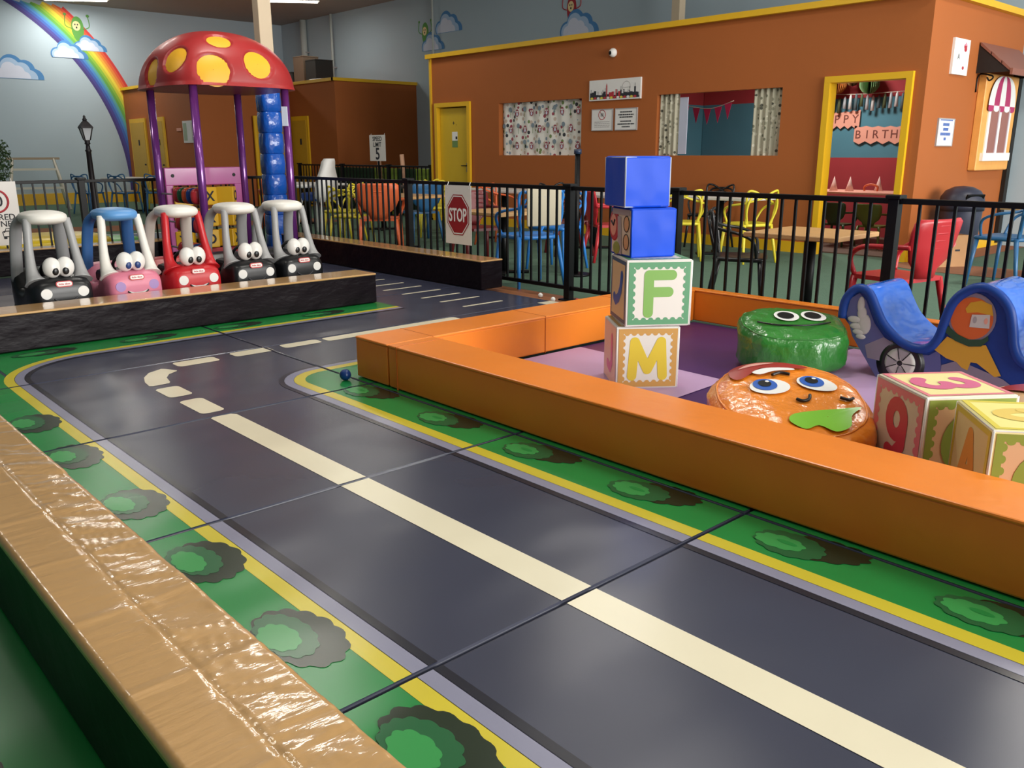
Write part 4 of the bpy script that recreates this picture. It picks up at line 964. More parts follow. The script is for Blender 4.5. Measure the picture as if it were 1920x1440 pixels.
a.build('picture', t)
block('plain blue vinyl block on top of the stack', (3.685, 3.03, bz + 0.962), 0.262, R(-25), bvin, {}, rimm=mat('block_worn_edge', 'a9b4c4', 0.5))
block('cream block with pink number 3 on top, leftmost of the loose blocks', (3.445, 1.245, bz), 0.365, R(-37), cream, {'t': (pkb, yw2, '3', pk1, False, -pi / 2), 'l': (pkb, cream, '9', rd1, True, 0), 'f': (ol1, peach, 'O', ol1, True, 0), 'r': (gr2, cream, 'E', gr1, True, 0)})
block('pale yellow block with orange letter A on its side, nearest the camera', (3.215, 0.87, bz), 0.365, R(-52), yw2, {'t': (yelp, mat('block_lemon', 'f2e68c', 0.42), '0', mat('print_soft_yellow', 'e6c75c', 0.42), False, pi / 2), 'l': (yelp, mat('block_straw', 'e6d79a', 0.42), 'A', or2, False, 0), 'f': (ol1, peach, 'O', ol1, True, 0), 'r': (gr2, cream, 'T', bl1, True, 0)})

# ------------------------------------------------------------------ bean bags
def superz(x, y, r, e, e2):
    q = (abs(x / r[0]) ** (2 / e2) + abs(y / r[1]) ** (2 / e2)) ** (e2 / e)      # = cos^(2/e)
    return r[2] * max(0, 1 - q) ** (e / 2)
def bag(name, label, loc, rz, r, mt, e=0.6, e2=0.8, wr=0.012, seed=0.0, flat=0.35, n=72, slope=0.0):
    t = thing(name, label, 'bean bag', loc, rz); a = MB(); V = []; nv = 30; k = a.mi(mt)
    def P(u, w_):
        cu, su = cos(u), sin(u); q = max(cos(w_), 1e-3) ** e
        x = r[0] * q * math.copysign(abs(cu) ** e2, cu); y = r[1] * q * math.copysign(abs(su) ** e2, su); z = r[2] * math.copysign(abs(sin(w_)) ** e, sin(w_))
        d = 1 + wr / r[0] * 1.6 * (noise.noise((u * 0 + x * 9, y * 9, z * 5 + seed))) + wr / r[0] * (abs(noise.noise((x * 22 + z * 30, y * 22, seed))) - .2)
        return (x * d, y * d, (r[2] + z * (1 + (d - 1) * 0.6)) * (1 + slope * y / r[1]))
    for j in range(nv + 1):
        w_ = -pi / 2 + pi * j / nv; V.append([a.v(P(2 * pi * i / n, w_)) for i in range(n)])
    for j in range(nv):
        for i in range(n):
            f = a.b.faces.new((V[j][i], V[j][(i + 1) % n], V[j + 1][(i + 1) % n], V[j + 1][i])); f.material_index = k; f.smooth = True
    for rr_ in (V[0][::-1], V[-1]): f = a.b.faces.new(rr_); f.material_index = k; f.smooth = True
    a.build('cover', t)
    a = MB(); a.tube([Vector(P(2 * pi * i / n, 0.62)) * 1.0 for i in range(n)], 0.005, mt, 6, closed=True); a.build('seam', t)
    zf = lambda x, y: (r[2] + superz(x, y, r, e, e2)) * (1 + slope * y / r[1])
    return t, zf
def decal(a, poly, zf, mt, lift):
    if len(poly) < 20: poly = [(p[0], p[1]) for p in smooth_pts([(x, y, 0) for x, y in poly], 4, True)]
    cx_ = sum(p[0] for p in poly) / len(poly); cy_ = sum(p[1] for p in poly) / len(poly)
    a.rings([[(cx_ + (x - cx_) * q, cy_ + (y - cy_) * q, zf(cx_ + (x - cx_) * q, cy_ + (y - cy_) * q) + lift) for x, y in poly] for q in (1, 0.75, 0.5, 0.25, 0.02)], mt, cap=False)
def ov(cx_, cy_, rx, ry, rot=0, n=24): return [(cx_ + rx * cos(2 * pi * k / n) * cos(rot) - ry * sin(2 * pi * k / n) * sin(rot), cy_ + rx * cos(2 * pi * k / n) * sin(rot) + ry * sin(2 * pi * k / n) * cos(rot)) for k in range(n)]
rzb = math.atan2(RW.y, RW.x)
obag = mat('orange_bag_vinyl', 'ee8a22', 0.28, coat=0.5, bump=((12, 12, 12), 0.55, 0.03), var=0.06)
t, zf = bag('bean_bag', 'orange bean bag with a smiling cartoon face and green leaf, lying in the pit', (3.265, 1.80, bz), rzb, (0.340, 0.350, 0.128), obag, e=0.60, e2=0.88, seed=2.0, slope=0.38)
whd = mat('decal_white', 'ecebe8', 0.3); bld = mat('decal_blue', '2f5fb8', 0.3); bkd = mat('decal_black', '141417', 0.3); rdd = mat('decal_dark_red', 'a02c22', 0.35); lfd = mat('decal_leaf_green', '7cc42e', 0.32); pnk = mat('decal_tongue', 'e6a69a', 0.35)
L0 = 0.010
SH = lambda P, dx=0.04, dy=-0.055: [(x + dx, y + dy) for x, y in P]
a = MB(); decal(a, SH([(-0.27, 0.20), (-0.25, 0.27), (-0.16, 0.325), (-0.03, 0.325), (0.09, 0.26), (0.05, 0.235), (-0.06, 0.255), (-0.15, 0.225), (-0.21, 0.16), (-0.255, 0.15)]), zf, rdd, L0)
decal(a, SH([(-0.22, 0.245), (-0.15, 0.30), (-0.05, 0.30), (-0.08, 0.285), (-0.16, 0.262)]), zf, pnk, L0 + 0.002); decal(a, SH([(-0.17, 0.20), (-0.10, 0.235), (0.0, 0.235), (0.02, 0.215), (-0.07, 0.205), (-0.14, 0.175)]), zf, whd, L0 + 0.002); a.build('mouth', t)
for x, y, r1_, ro in ((-0.085, 0.02, 0.088, 0.1), (0.125, 0.045, 0.085, -0.25)):
    a = MB(); decal(a, ov(x, y, r1_, 0.060, ro), zf, whd, L0); decal(a, ov(x - 0.018, y + 0.012, 0.052, 0.046), zf, bld, L0 + 0.002); decal(a, ov(x - 0.018, y + 0.018, 0.028, 0.026), zf, bkd, L0 + 0.004); decal(a, ov(x - 0.005, y + 0.03, 0.009, 0.007), zf, whd, L0 + 0.006); a.build('eye', t)
for pts in ([(0.0, -0.08), (0.02, -0.095), (0.05, -0.085), (0.065, -0.05)], [(0.19, -0.06), (0.225, -0.07), (0.25, -0.05)], [(-0.05, 0.115), (-0.01, 0.135), (0.03, 0.12)]):
    a = MB(); P = smooth_pts([(x, y, zf(x, y) + L0) for x, y in pts], 5); a.tube(P, 0.007, bkd, 6); a.build('eyebrow', t)
a = MB(); decal(a, [(-0.07, -0.23), (-0.02, -0.275), (0.04, -0.255), (0.10, -0.285), (0.17, -0.25), (0.20, -0.18), (0.265, -0.11), (0.21, -0.13), (0.14, -0.15), (0.02, -0.17), (-0.05, -0.19)], zf, lfd, L0); a.build('leaf', t)
gbag = mat('green_bag_vinyl', '2c7a2a', 0.30, coat=0.45, bump=((9, 9, 7), 0.7, 0.03), var=0.1)
t, zf = bag('bean_bag', 'round green frog bean bag with black and white eyes, left of the blue rocker', (4.56, 2.54, bz), rzb, (0.31, 0.255, 0.148), gbag, e=0.42, e2=0.8, wr=0.016, seed=7.0, slope=0.18)
for x in (-0.03, 0.13):
    a = MB(); decal(a, ov(x, 0.03, 0.072, 0.075), zf, whd, 0.008); decal(a, ov(x - 0.005, 0.03, 0.048, 0.050), zf, bkd, 0.011); a.build('eye', t)
a = MB(); a.tube(smooth_pts([(x, y, zf(x, y) + 0.008) for x, y in ((-0.22, -0.04), (-0.12, -0.10), (0.05, -0.11), (0.20, -0.06))], 5), 0.005, bkd, 6); a.build('mouth', t)
pbag = mat('beige_bag_vinyl', 'dcb286', 0.32, coat=0.4, bump=((10, 10, 10), 0.5, 0.03), var=0.08)
t, zf = bag('bean_bag', 'beige bean bag with a dark red mouth and black eye, behind the number block', (4.07, 1.00, bz), rzb, (0.30, 0.28, 0.125), pbag, e=0.6, e2=0.85, seed=11.0)
a = MB(); decal(a, [(-0.20, 0.13), (-0.05, 0.19), (0.15, 0.18), (0.1, 0.12), (-0.08, 0.09), (-0.02, -0.05), (-0.05, -0.06), (-0.15, 0.05)], zf, rdd, 0.008); a.build('mouth', t)
for x in (-0.02, 0.16): a = MB(); decal(a, ov(x, 0.03, 0.065, 0.075), zf, whd, 0.010); decal(a, ov(x + 0.01, 0.03, 0.045, 0.055), zf, bkd, 0.013); a.build('eye', t)

# ------------------------------------------------------------------ wave rocker shaped like a racing car
KX = 4.73
raw = [(2.269, .346), (2.263, .438), (2.223, .504), (2.173, .524), (2.124, .50), (2.076, .417), (2.022, .335), (1.926, .261), (1.837, .237), (1.77, .256), (1.731, .32), (1.709, .422), (1.681, .509), (1.624, .571), (1.551, .598)]
k_ = KX / 4.62
half = [(y * k_, 1.24 - (1.24 - z) * k_) for y, z in raw]; yc = half[-1][0]
prof = half + [(2 * yc - y, z) for y, z in half[-2::-1]]
prof = [(p[0], p[1]) for p in smooth_pts([(y, z, 0) for y, z in prof], 4)]
bot = [(2.235, 0.235), (2.15, 0.10), (2.095, 0.005), (2 * yc - 2.095, 0.005), (2 * yc - 2.15, 0.10), (2 * yc - 2.235, 0.235)]
wv = mat('rocker_blue_vinyl', '1f66d8', 0.22, coat=0.6, bump=((6, 14, 14), 0.5, 0.03), var=0.05); wd = mat('rocker_side_blue', '1c3f8a', 0.4, spec=0.25)
t = thing('wave_rocker', 'blue wave shaped soft rocker painted as a racing car with a helmeted driver', 'rocker', (KX + 0.24, yc, bz))
a = MB(); outline = prof + bot[::-1]; X0_, X1_ = -0.24, 0.24
a.rings([[(x, y - yc, z) for y, z in outline] for x in (X0_, X1_)], wv, smooth=True, cap=False)
a.build('top_cover', t)
for x, d in ((X0_ - 0.001, 1), (X1_ + 0.001, -1)):
    a = MB(); a.face([(x, y - yc, z) for y, z in outline], wd); a.build('side_panel', t)
a = MB()   # thick darker roll along the wave on the visible side
a.tube([(X0_ - 0.002, y - yc, z - 0.012) for y, z in prof], 0.026, wd, 8, ry=0.026); a.build('edge_roll', t)
FX_ = frame((X0_ - 0.003, -yc, 0), (0, -1, 0), (0, 0, 1))
def S(y, z): return (-(y * k_), 1.24 - (1.24 - z) * k_)
def spoly(a, pts, mt, z): a.face([S(*p) + (z,) for p in pts], mt)
def sell(a, cy_, cz_, ry, rz_, mt, z, n=28): spoly(a, [(cy_ + ry * cos(2 * pi * k / n), cz_ + rz_ * sin(2 * pi * k / n)) for k in range(n)], mt, z)
sgrey = mat('rocker_print_grey', '8c8290', 0.4); swhite = mat('rocker_print_white', 'cfccc4', 0.4); sor = mat('rocker_print_orange', 'd9662a', 0.4); syl = mat('rocker_print_yellow', 'd9a52c', 0.4); sgn = mat('rocker_print_green', '1f4a30', 0.4); slil = mat('rocker_print_lilac', '5a5f92', 0.4)
a = MB(); a.M = FX_
spoly(a, [(2.245, 0.36), (2.23, 0.45), (2.18, 0.485), (2.14, 0.45), (2.08, 0.33), (1.98, 0.22), (1.85, 0.195), (1.77, 0.2), (1.72, 0.24), (1.70, 0.15), (1.70, 0.03), (2.04, 0.03), (2.2, 0.24)], slil, 0.001)
spoly(a, [(2.12, 0.20), (2.02, 0.26), (1.93, 0.22), (1.95, 0.12), (2.1, 0.13)], sgrey, 0.002)
spoly(a, [(1.70, 0.16), (1.62, 0.20), (1.40, 0.14), (1.25, 0.05), (1.70, 0.03)], sgrey, 0.002); a.build('body_print', t, norm=False)
a = MB(); a.M = FX_     # thumbs up glove
for c_, r_ in (((2.135, 0.315), (0.038, 0.06)), ((2.165, 0.42), (0.022, 0.05)), ((2.155, 0.375), (0.028, 0.04)), ((2.195, 0.335), (0.042, 0.020)), ((2.18, 0.298), (0.040, 0.019)), ((2.165, 0.268), (0.036, 0.017)), ((2.15, 0.243), (0.030, 0.015))):
    y, z = S(*c_); a.ell((y, z, 0.002), (r_[0], r_[1], 0.005), swhite, 18, 6)
a.build('glove_print', t)
a = MB(); a.M = FX_; y, z = S(1.916, 0.132)
a.ell((y, z, 0.001), (0.135, 0.135, 0.003), bkd, 36, 4); a.ell((y, z, 0.003), (0.088, 0.088, 0.003), swhite, 32, 4)
for q in range(7): 
    t_ = q * 2 * pi / 7; a.tube([(y + 0.02 * cos(t_), z + 0.02 * sin(t_), 0.006), (y + 0.085 * cos(t_), z + 0.085 * sin(t_), 0.006)], 0.003, bkd, 5)
    if q % 2: a.face([(y + 0.015 * cos(t_), z + 0.015 * sin(t_), 0.0065), (y + 0.082 * cos(t_), z + 0.082 * sin(t_), 0.0065), (y + 0.082 * cos(t_ + .9), z + 0.082 * sin(t_ + .9), 0.0065)], greyf)
a.ell((y, z, 0.006), (0.016, 0.016, 0.003), bkd, 12, 4); a.build('wheel_print', t)
a = MB(); a.M = FX_    # driver: white ring, orange helmet, yellow band, pale face, scarf, cape
sell(a, 1.585, 0.43, 0.115, 0.125, sgrey, 0.001); sell(a, 1.585, 0.425, 0.102, 0.108, sor, 0.002)
spoly(a, [(1.62, 0.47), (1.60, 0.505), (1.55, 0.52), (1.50, 0.505), (1.485, 0.45), (1.56, 0.46), (1.61, 0.45)], syl, 0.003)
spoly(a, [(1.585, 0.445), (1.50, 0.455), (1.495, 0.385), (1.59, 0.38)], swhite, 0.004); sell(a, 1.568, 0.42, 0.010, 0.018, greyf, 0.005, 12); sell(a, 1.515, 0.42, 0.009, 0.016, pkp, 0.005, 12)
spoly(a, [(1.72, 0.375), (1.69, 0.37), (1.64, 0.335), (1.58, 0.315), (1.52, 0.325), (1.495, 0.35), (1.49, 0.325), (1.52, 0.29), (1.58, 0.28), (1.65, 0.30), (1.70, 0.335), (1.73, 0.34)], sgn, 0.006)
spoly(a, [(1.69, 0.315), (1.745, 0.235), (1.68, 0.20), (1.63, 0.19), (1.60, 0.165), (1.57, 0.155), (1.56, 0.20), (1.53, 0.20), (1.44, 0.145), (1.41, 0.155), (1.50, 0.30), (1.58, 0.28)], syl, 0.003)
a.build('driver_print', t, norm=False)
# small balls
for nm_, lb, c, mt in (('play_ball', 'small dark blue ball on the mat beside the orange beam corner', (2.455, 4.075, 0.033), mat('ball_blue', '123a7c', 0.3)), ('play_ball', 'small green ball on the mat, far left behind the front beam', (1.36, 6.75, 0.036), mat('ball_green', '1f6a3a', 0.3)), ('play_ball', 'tiny white ball at the foot of the fence post', (5.32, 5.28, -0.0145), white), ('play_ball', 'tiny white ball just left of the fence post', (5.40, 5.52, -0.0145), white), ('play_ball', 'tiny red ball right of the fence post foot', (5.46, 5.12, -0.0185), redi)):
    r_ = 0.032 if c[2] > 0 else (0.0215 if c[2] > -.015 else 0.017); a = MB(); a.ell((0, 0, 0), (r_, r_, r_), mt, 24, 16); o = a.build(nm_, loc=c); tag(o, lb, 'ball')

# ------------------------------------------------------------------ toy cars
eyew = mat('toy_eye_white', 'eceae6', 0.3); tyre = mat('toy_black', '111113', 0.5); tirr = mat('toy_brand_red', 'c03a3c', 0.4)
def toy_car(label, loc, rz, body, roofm, frontm, rearm, lampm, pup, smile):
    t = thing('toy_car', label, 'ride-on toy car', loc, rz, 'ride-on toy cars lined up in the parking bay')
    def ring(y, w_, z0, z1, n=28, e=0.42):
        return [(w_ * math.copysign(abs(cos(q)) ** e, cos(q)), y, (z0 + z1) / 2 + (z1 - z0) / 2 * math.copysign(abs(sin(q)) ** e, sin(q))) for q in [2 * pi * k / n for k in range(n)]]
    a = MB(); a.rings([ring(*q) for q in ((-0.352, 0.10, 0.13, 0.29), (-0.349, 0.155, 0.10, 0.34), (-0.336, 0.182, 0.08, 0.365), (-0.30, 0.195, 0.07, 0.385), (-0.22, 0.202, 0.065, 0.405), (-0.13, 0.202, 0.065, 0.385), (-0.09, 0.202, 0.065, 0.315), (0.0, 0.202, 0.065, 0.29), (0.12, 0.202, 0.065, 0.31), (0.17, 0.204, 0.065, 0.40), (0.27, 0.195, 0.07, 0.42), (0.325, 0.175, 0.09, 0.38), (0.34, 0.12, 0.12, 0.3))], body); a.build('body', t)
    a = MB(); a.box((0, 0.02, 0.335), (0.28, 0.20, 0.10), tyre, bev=0.03); a.build('cockpit', t)
    a = MB(); a.M = Matrix.Translation((0.0, -0.10, 0.43)) @ Matrix.Rotation(R(-65), 4, 'X'); a.tube([(0.075 * cos(q * pi / 8), 0.075 * sin(q * pi / 8), 0) for q in range(16)], 0.012, tyre, 8, closed=True); a.build('steering_wheel', t)
    for x in (-0.172, 0.172):
        for y in (-0.22, 0.21): a = MB(); a.cyl((x - 0.03, y, 0.08), 0.08, 0.06, tyre, 24, axis='X'); a.build('wheel', t)
    for sg in (-1, 1):
        a = MB(); P = smooth_pts([(sg * 0.150, -0.235, 0.36), (sg * 0.158, -0.20, 0.43), (sg * 0.150, -0.165, 0.56), (sg * 0.137, -0.145, 0.70), (sg * 0.128, -0.125, 0.79)], 4)
        a.tube(P, [0.075, 0.064, 0.054, 0.046, 0.040, 0.036, 0.034, 0.031, 0.030, 0.029, 0.028, 0.028, 0.028, 0.028, 0.028, 0.027, 0.026][:len(P)], frontm, 12); a.build('front_pillar', t)
        a = MB(); P = smooth_pts([(sg * 0.165, 0.20, 0.33), (sg * 0.160, 0.18, 0.46), (sg * 0.150, 0.155, 0.62), (sg * 0.138, 0.11, 0.74), (sg * 0.105, 0.03, 0.80)], 4)
        a.tube(P, 0.044, rearm, 12, ry=0.026); a.build('rear_pillar', t)
    a = MB(); a.ell((0, -0.03, 0.795), (0.150, 0.185, 0.050), roofm, 36, 14, e=0.75, e2=0.75); a.build('roof', t)
    for sg in (-1, 1):
        a = MB(); a.ell((sg * 0.043, -0.265, 0.462), (0.060, 0.05, 0.072), eyew, 22, 14); e_ = a.build('eye', t)
        a = MB(); a.ell((sg * 0.034, -0.308, 0.440), (0.022, 0.011, 0.028), pup, 16, 10); a.build('pupil', e_)
        a = MB(); a.cyl((sg * 0.120, -0.353, 0.292), 0.036, 0.022, lampm, 22, r2=0.040, axis='Y'); a.build('headlamp', t)
    a = MB(); a.M = frame((0, -0.346, 0.352), (1, 0, 0), (0, 0.25, 1)); a.prism(roundrect(-0.055, -0.021, 0.055, 0.021, 0.02), -0.012, 0.008, tirr); a.prism(roundrect(-0.048, -0.014, 0.048, 0.014, 0.013), 0.006, 0.010, eyew); a.M = a.M @ Matrix.Translation((0, 0, 0.011)); a.text('little tikes', 0.019, tirr, off=0.01); a.build('badge', t)
    a = MB(); P = smooth_pts([(-0.075, -0.353, 0.255), (-0.04, -0.357, 0.23), (0.0, -0.358, 0.222), (0.04, -0.357, 0.23), (0.075, -0.353, 0.255)], 5); a.tube(P, 0.006, mat('toy_smile_line', '33343a', 0.5) if not smile else bkd, 6)
    if smile: a.M = frame((0, -0.3565, 0.245), (1, 0, 0), (0, 0, 1)); a.face([(-0.07, 0.012, 0), (-0.04, -0.012, 0), (0, -0.02, 0), (0.04, -0.012, 0), (0.07, 0.012, 0), (0.03, 0.0, 0), (-0.03, 0.0, 0)], eyew)
    a.build('mouth', t)
    return t
tb = mat('toy_body_black', '17181b', 0.32, var=0.05); tg = mat('toy_pillar_grey', 'a3a3a4', 0.38, var=0.04); tw = mat('toy_white', 'ece9e2', 0.4, var=0.03); tbl = mat('toy_blue', '5f9ad6', 0.38); tbd = mat('toy_pillar_blue', '3f6fae', 0.38); tpk = mat('toy_pink', 'dc7f98', 0.38); tr = mat('toy_red', 'c4232a', 0.35); tcr = mat('toy_cream', 'd8cfc4', 0.4); lil2 = mat('toy_lilac', 'a98ac4', 0.4)
bpup = mat('toy_pupil_blue', '23407c', 0.35)
toy_car('black toy car with white roof and grey pillars, leftmost of the five', (1.715, 6.87, 0.003), R(0), tb, tw, tg, tg, eyew, bkd, False)
toy_car('pink toy car with blue roof and white front pillars', (2.205, 6.87, 0.003), R(1), tpk, tbl, tw, tbd, lil2, bpup, True)
toy_car('red toy car with cream roof and red front pillars', (2.675, 6.88, 0.003), R(1), tr, tw, tr, tcr, eyew, bkd, True)
toy_car('black toy car with white roof, between the red car and the rightmost car', (3.165, 6.90, 0.003), R(1), tb, tw, tg, tg, eyew, bkd, False)
toy_car('black toy car with white roof and grey pillars, rightmost of the five', (3.63, 6.95, 0.003), R(1), tb, tw, tg, tg, eyew, bkd, False)

# ------------------------------------------------------------------ cafe furniture
FZ = -0.04
def chair_loops(name, label, loc, rz, mt, group=None, scale=1.0, cover=None):
    """plastic chair whose back is three crossing loops that run down into arms and legs"""
    t = thing(name, label, 'chair', (loc[0], loc[1], FZ), rz, group, scale)
    a = MB(); P = [(-0.19, -0.19), (-0.22, 0.0), (-0.235, 0.17), (-0.19, 0.22), (0, 0.235), (0.19, 0.22), (0.235, 0.17), (0.22, 0.0), (0.19, -0.19), (0, -0.215)]
    P = [(p[0], p[1]) for p in smooth_pts([(x, y, 0) for x, y in P], 4, True)]
    a.rings([[(x * q, y * q, z) for x, y in P] for q, z in ((0.93, 0.425), (1, 0.435), (1.0, 0.452), (0.94, 0.462), (0.6, 0.452), (0.1, 0.447))], mt); a.build('seat', t)
    for sx in (-1, 1):
        a = MB(); a.tube([(sx * 0.19, -0.17, 0.45), (sx * 0.215, -0.21, 0.22), (sx * 0.235, -0.25, 0)], [0.021, 0.018, 0.014], mt, 10); a.build('leg', t)
        a = MB(); a.tube([(sx * 0.205, 0.18, 0.45), (sx * 0.225, 0.20, 0.22), (sx * 0.24, 0.215, 0)], [0.021, 0.018, 0.014], mt, 10); a.build('leg', t)
    a = MB()
    for sx in (-1, 1):
        a.tube(smooth_pts([(sx * 0.20, 0.15, 0.45), (sx * 0.275, 0.12, 0.60), (sx * 0.285, 0.0, 0.665), (sx * 0.20, -0.17, 0.70), (sx * 0.02, -0.25, 0.76), (-sx * 0.14, -0.255, 0.835), (-sx * 0.215, -0.225, 0.82), (-sx * 0.205, -0.205, 0.64), (-sx * 0.18, -0.18, 0.45)], 5), 0.0135, mt, 8)
    a.tube(smooth_pts([(-0.16, -0.18, 0.45), (-0.21, -0.22, 0.62), (-0.17, -0.255, 0.77), (0, -0.275, 0.80), (0.17, -0.255, 0.77), (0.21, -0.22, 0.62), (0.16, -0.18, 0.45)], 5), 0.0135, mt, 8)
    a.build('backrest', t)
    if cover: 
        a = MB(); a.box((0, -0.278, 0.72), (0.34, 0.02, 0.34), cover, bev=0.008); a.build('back_panel', t)
    return t
def chair_slat(name, label, loc, rz, mt, group=None, scale=1.0):
    """plastic armchair with a ribbed back panel that narrows to the waist"""
    t = thing(name, label, 'chair', (loc[0], loc[1], FZ), rz, group, scale)
    a = MB(); a.rings([[(x, y, z) for x, y in ((-0.2, -0.2), (-0.24, 0.2), (-0.16, 0.24), (0.16, 0.24), (0.24, 0.2), (0.2, -0.2))] for z in (0.41, 0.44)], mt, smooth=False); a.build('seat', t)
    a = MB(); R_ = []
    for z, w_, y in ((0.44, 0.10, -0.20), (0.50, 0.12, -0.21), (0.56, 0.20, -0.225), (0.66, 0.245, -0.24), (0.76, 0.255, -0.26), (0.82, 0.25, -0.275), (0.845, 0.21, -0.28)):
        R_.append([(w_ * q, y - 0.05 * (1 - q * q) + d, z) for q, d in [(-1 + k / 4, 0) for k in range(9)] + [(1 - k / 4, 0.018) for k in range(9)]])
    a.rings(R_, mt)
    for z in (0.60, 0.65, 0.70, 0.75, 0.80): a.tube([(0.21 * (k / 5), -0.302 + 0.06 * (k / 5) ** 2 - (z - 0.70) * 0.22 + 0.01, z) for k in range(-5, 6)], 0.008, mt, 6)
    a.build('backrest', t)
    for sx in (-1, 1):
        a = MB(); a.tube(smooth_pts([(sx * 0.235, -0.24, 0.66), (sx * 0.27, -0.10, 0.655), (sx * 0.285, 0.10, 0.64), (sx * 0.27, 0.2, 0.56), (sx * 0.225, 0.19, 0.44)], 5), 0.018, mt, 8); a.build('armrest', t)
        a = MB(); a.tube([(sx * 0.20, -0.18, 0.43), (sx * 0.25, -0.26, 0)], [0.026, 0.018], mt, 10); a.build('leg', t)
        a = MB(); a.tube([(sx * 0.22, 0.19, 0.43), (sx * 0.25, 0.24, 0)], [0.026, 0.018], mt, 10); a.build('leg', t)
    return t
wtop = mat('table_wood', 'c49a68', 0.4, bump=((3, 30, 3), 0.1, 0.005), vscale=7, var=0.12); ttop = mat('table_white', 'dcdad5', 0.4)
def table(label, loc, rz, sx, sy, top, h=0.72, group=None):
    t = thing('cafe_table', label, 'table', (loc[0], loc[1], FZ), rz, group)
    a = MB(); a.box((0, 0, h - 0.018), (sx, sy, 0.036), top, bev=0.006); a.build('tabletop', t)
    a = MB(); a.cyl((0, 0, 0.02), 0.045, h - 0.056, blk, 20); a.build('pedestal', t)
    a = MB(); [a.box((0, 0, 0.016), (0.56, 0.07, 0.028), blk, q * pi / 2 + pi / 4, bev=0.008) for q in (0, 1)]; a.build('foot', t)
    return t
cyw = mat('chair_yellow', 'dccb3a', 0.4); cbl = mat('chair_blue', '2f7fd0', 0.35); cdb = mat('chair_dark_blue', '2b5f8c', 0.4); crd = mat('chair_red', 'b4242e', 0.35); cor = mat('chair_orange', 'd9663a', 0.4); cdr = mat('chair_dark_red', '6d1f22', 0.4); cbk = mat('chair_black', '1c1c1e', 0.3); coat = mat('chair_cream_panel', 'b9b09a', 0.7)
GC = None
table('square wooden cafe table behind the STOP sign', (6.28, 7.0), 0.0, 0.75, 0.75, wtop, h=0.675)
table('square wooden cafe table behind the fence, beside the black chair', (6.05, 3.28), 0.03, 0.72, 0.72, wtop, h=0.70)
chair_loops('cafe_chair', 'bright blue chair with a cream panel hung on its back, close behind the fence', (5.90, 6.20), R(-15), cbl, scale=1.09, cover=coat)
chair_loops('cafe_chair', 'blue chair pulled up to the wooden table behind the STOP sign', (6.95, 6.85), R(100), cbl, scale=1.05)
chair_slat('cafe_chair', 'dark red chair at the wooden table behind the STOP sign', (6.55, 7.75), R(165), cdr)
chair_slat('cafe_chair', 'orange ribbed chair with its back to the fence', (6.30, 9.40), R(-38), cor, scale=1.08)
table('wooden cafe table beside the orange ribbed chair', (6.95, 9.9), 0.2, 0.8, 1.1, wtop, h=0.72)
chair_loops('cafe_chair', 'yellow looped chair lying close to the table left of the orange chair', (6.4, 10.25), R(-60), cyw)
chair_loops('cafe_chair', 'yellow looped chair far behind, under the white high chair', (6.9, 11.25), R(30), cyw)
chair_loops('cafe_chair', 'yellow looped chair in front of the yellow door', (8.35, 10.95), R(150), cyw)
chair_loops('cafe_chair', 'second yellow looped chair in front of the yellow door, farther back', (8.95, 11.45), R(200), cyw)
chair_loops('cafe_chair', 'black looped chair at the white table before the owl curtain', (9.0, 8.80), R(170), cbk)
chair_loops('cafe_chair', 'orange looped chair at the white table before the owl curtain', (8.25, 9.3), R(190), cor)
chair_slat('cafe_chair', 'dark red chair tucked at the white table near the tall black stanchion', (8.08, 7.75), R(60), cdr)
table('long white cafe table before the owl curtain', (8.9, 9.9), 0.0, 0.7, 1.6, ttop, h=0.74)
table('white cafe table left of the block stack', (8.85, 8.0), 0.0, 0.7, 1.0, ttop, h=0.74)
table('white cafe table with two yellow chairs near the party room door', (9.45, 6.4), 0.0, 0.7, 1.2, ttop, h=0.74)
chair_loops('cafe_chair', 'yellow looped chair left of the white table by the open window', (8.72, 6.45), R(-50), cyw)
chair_loops('cafe_chair', 'yellow looped chair right of the white table by the open window', (9.1, 5.75), R(-20), cyw)
chair_loops('cafe_chair', 'dark looped chair against the wall behind the two yellow chairs', (10.09, 7.0), R(90), cbk)
chair_slat('cafe_chair', 'red chair half hidden behind the block stack', (7.98, 6.98), R(-120), crd)
chair_loops('cafe_chair', 'black looped armchair behind the fence, left of the wooden table', (6.25, 4.02), R(-150), cbk, scale=0.97)
chair_slat('cafe_chair', 'red ribbed chair behind the fence, right of the wooden table', (6.10, 2.62), R(-12), crd, scale=1.0)
chair_loops('cafe_chair', 'blue looped chair behind the fence at the far right', (9.27, 2.95), R(-10), cdb, scale=1.05)
table('pale cafe table at the far right beside the blue chair', (10.02, 2.6), 0.0, 0.7, 1.2, wtop, h=0.74)
chair_loops('cafe_chair', 'dark blue looped chair at the far right behind the pale table', (10.72, 2.6), R(90), cdb)
table('white cafe table far left beside the rainbow wall', (7.3, 20.4), 0.3, 0.8, 1.9, ttop, h=0.74)
chair_loops('cafe_chair', 'blue looped chair far left, left of its pair beside the lamp post', (6.10, 20.35), R(-60), cdb)
chair_loops('cafe_chair', 'blue looped chair far left, right of its pair at the white table', (6.68, 19.8), R(-60), cdb)
chair_loops('cafe_chair', 'blue looped chair at the right end of the far white table', (7.25, 19.5), R(-20), cdb)
chair_loops('cafe_chair', 'yellow looped chair beside the far yellow doors', (7.9, 20.9), R(120), cyw)
chair_loops('cafe_chair', 'orange looped chair beside the far yellow doors', (7.95, 20.1), R(100), cor)
table('dark topped cafe table in the middle behind the fence', (8.45, 12.5), 0.1, 0.8, 1.2, mat('table_dark', '2a2a2c', 0.4), h=0.74)
chair_slat('cafe_chair', 'dark blue chair at the dark topped table', (7.75, 10.5), R(-10), cdb)
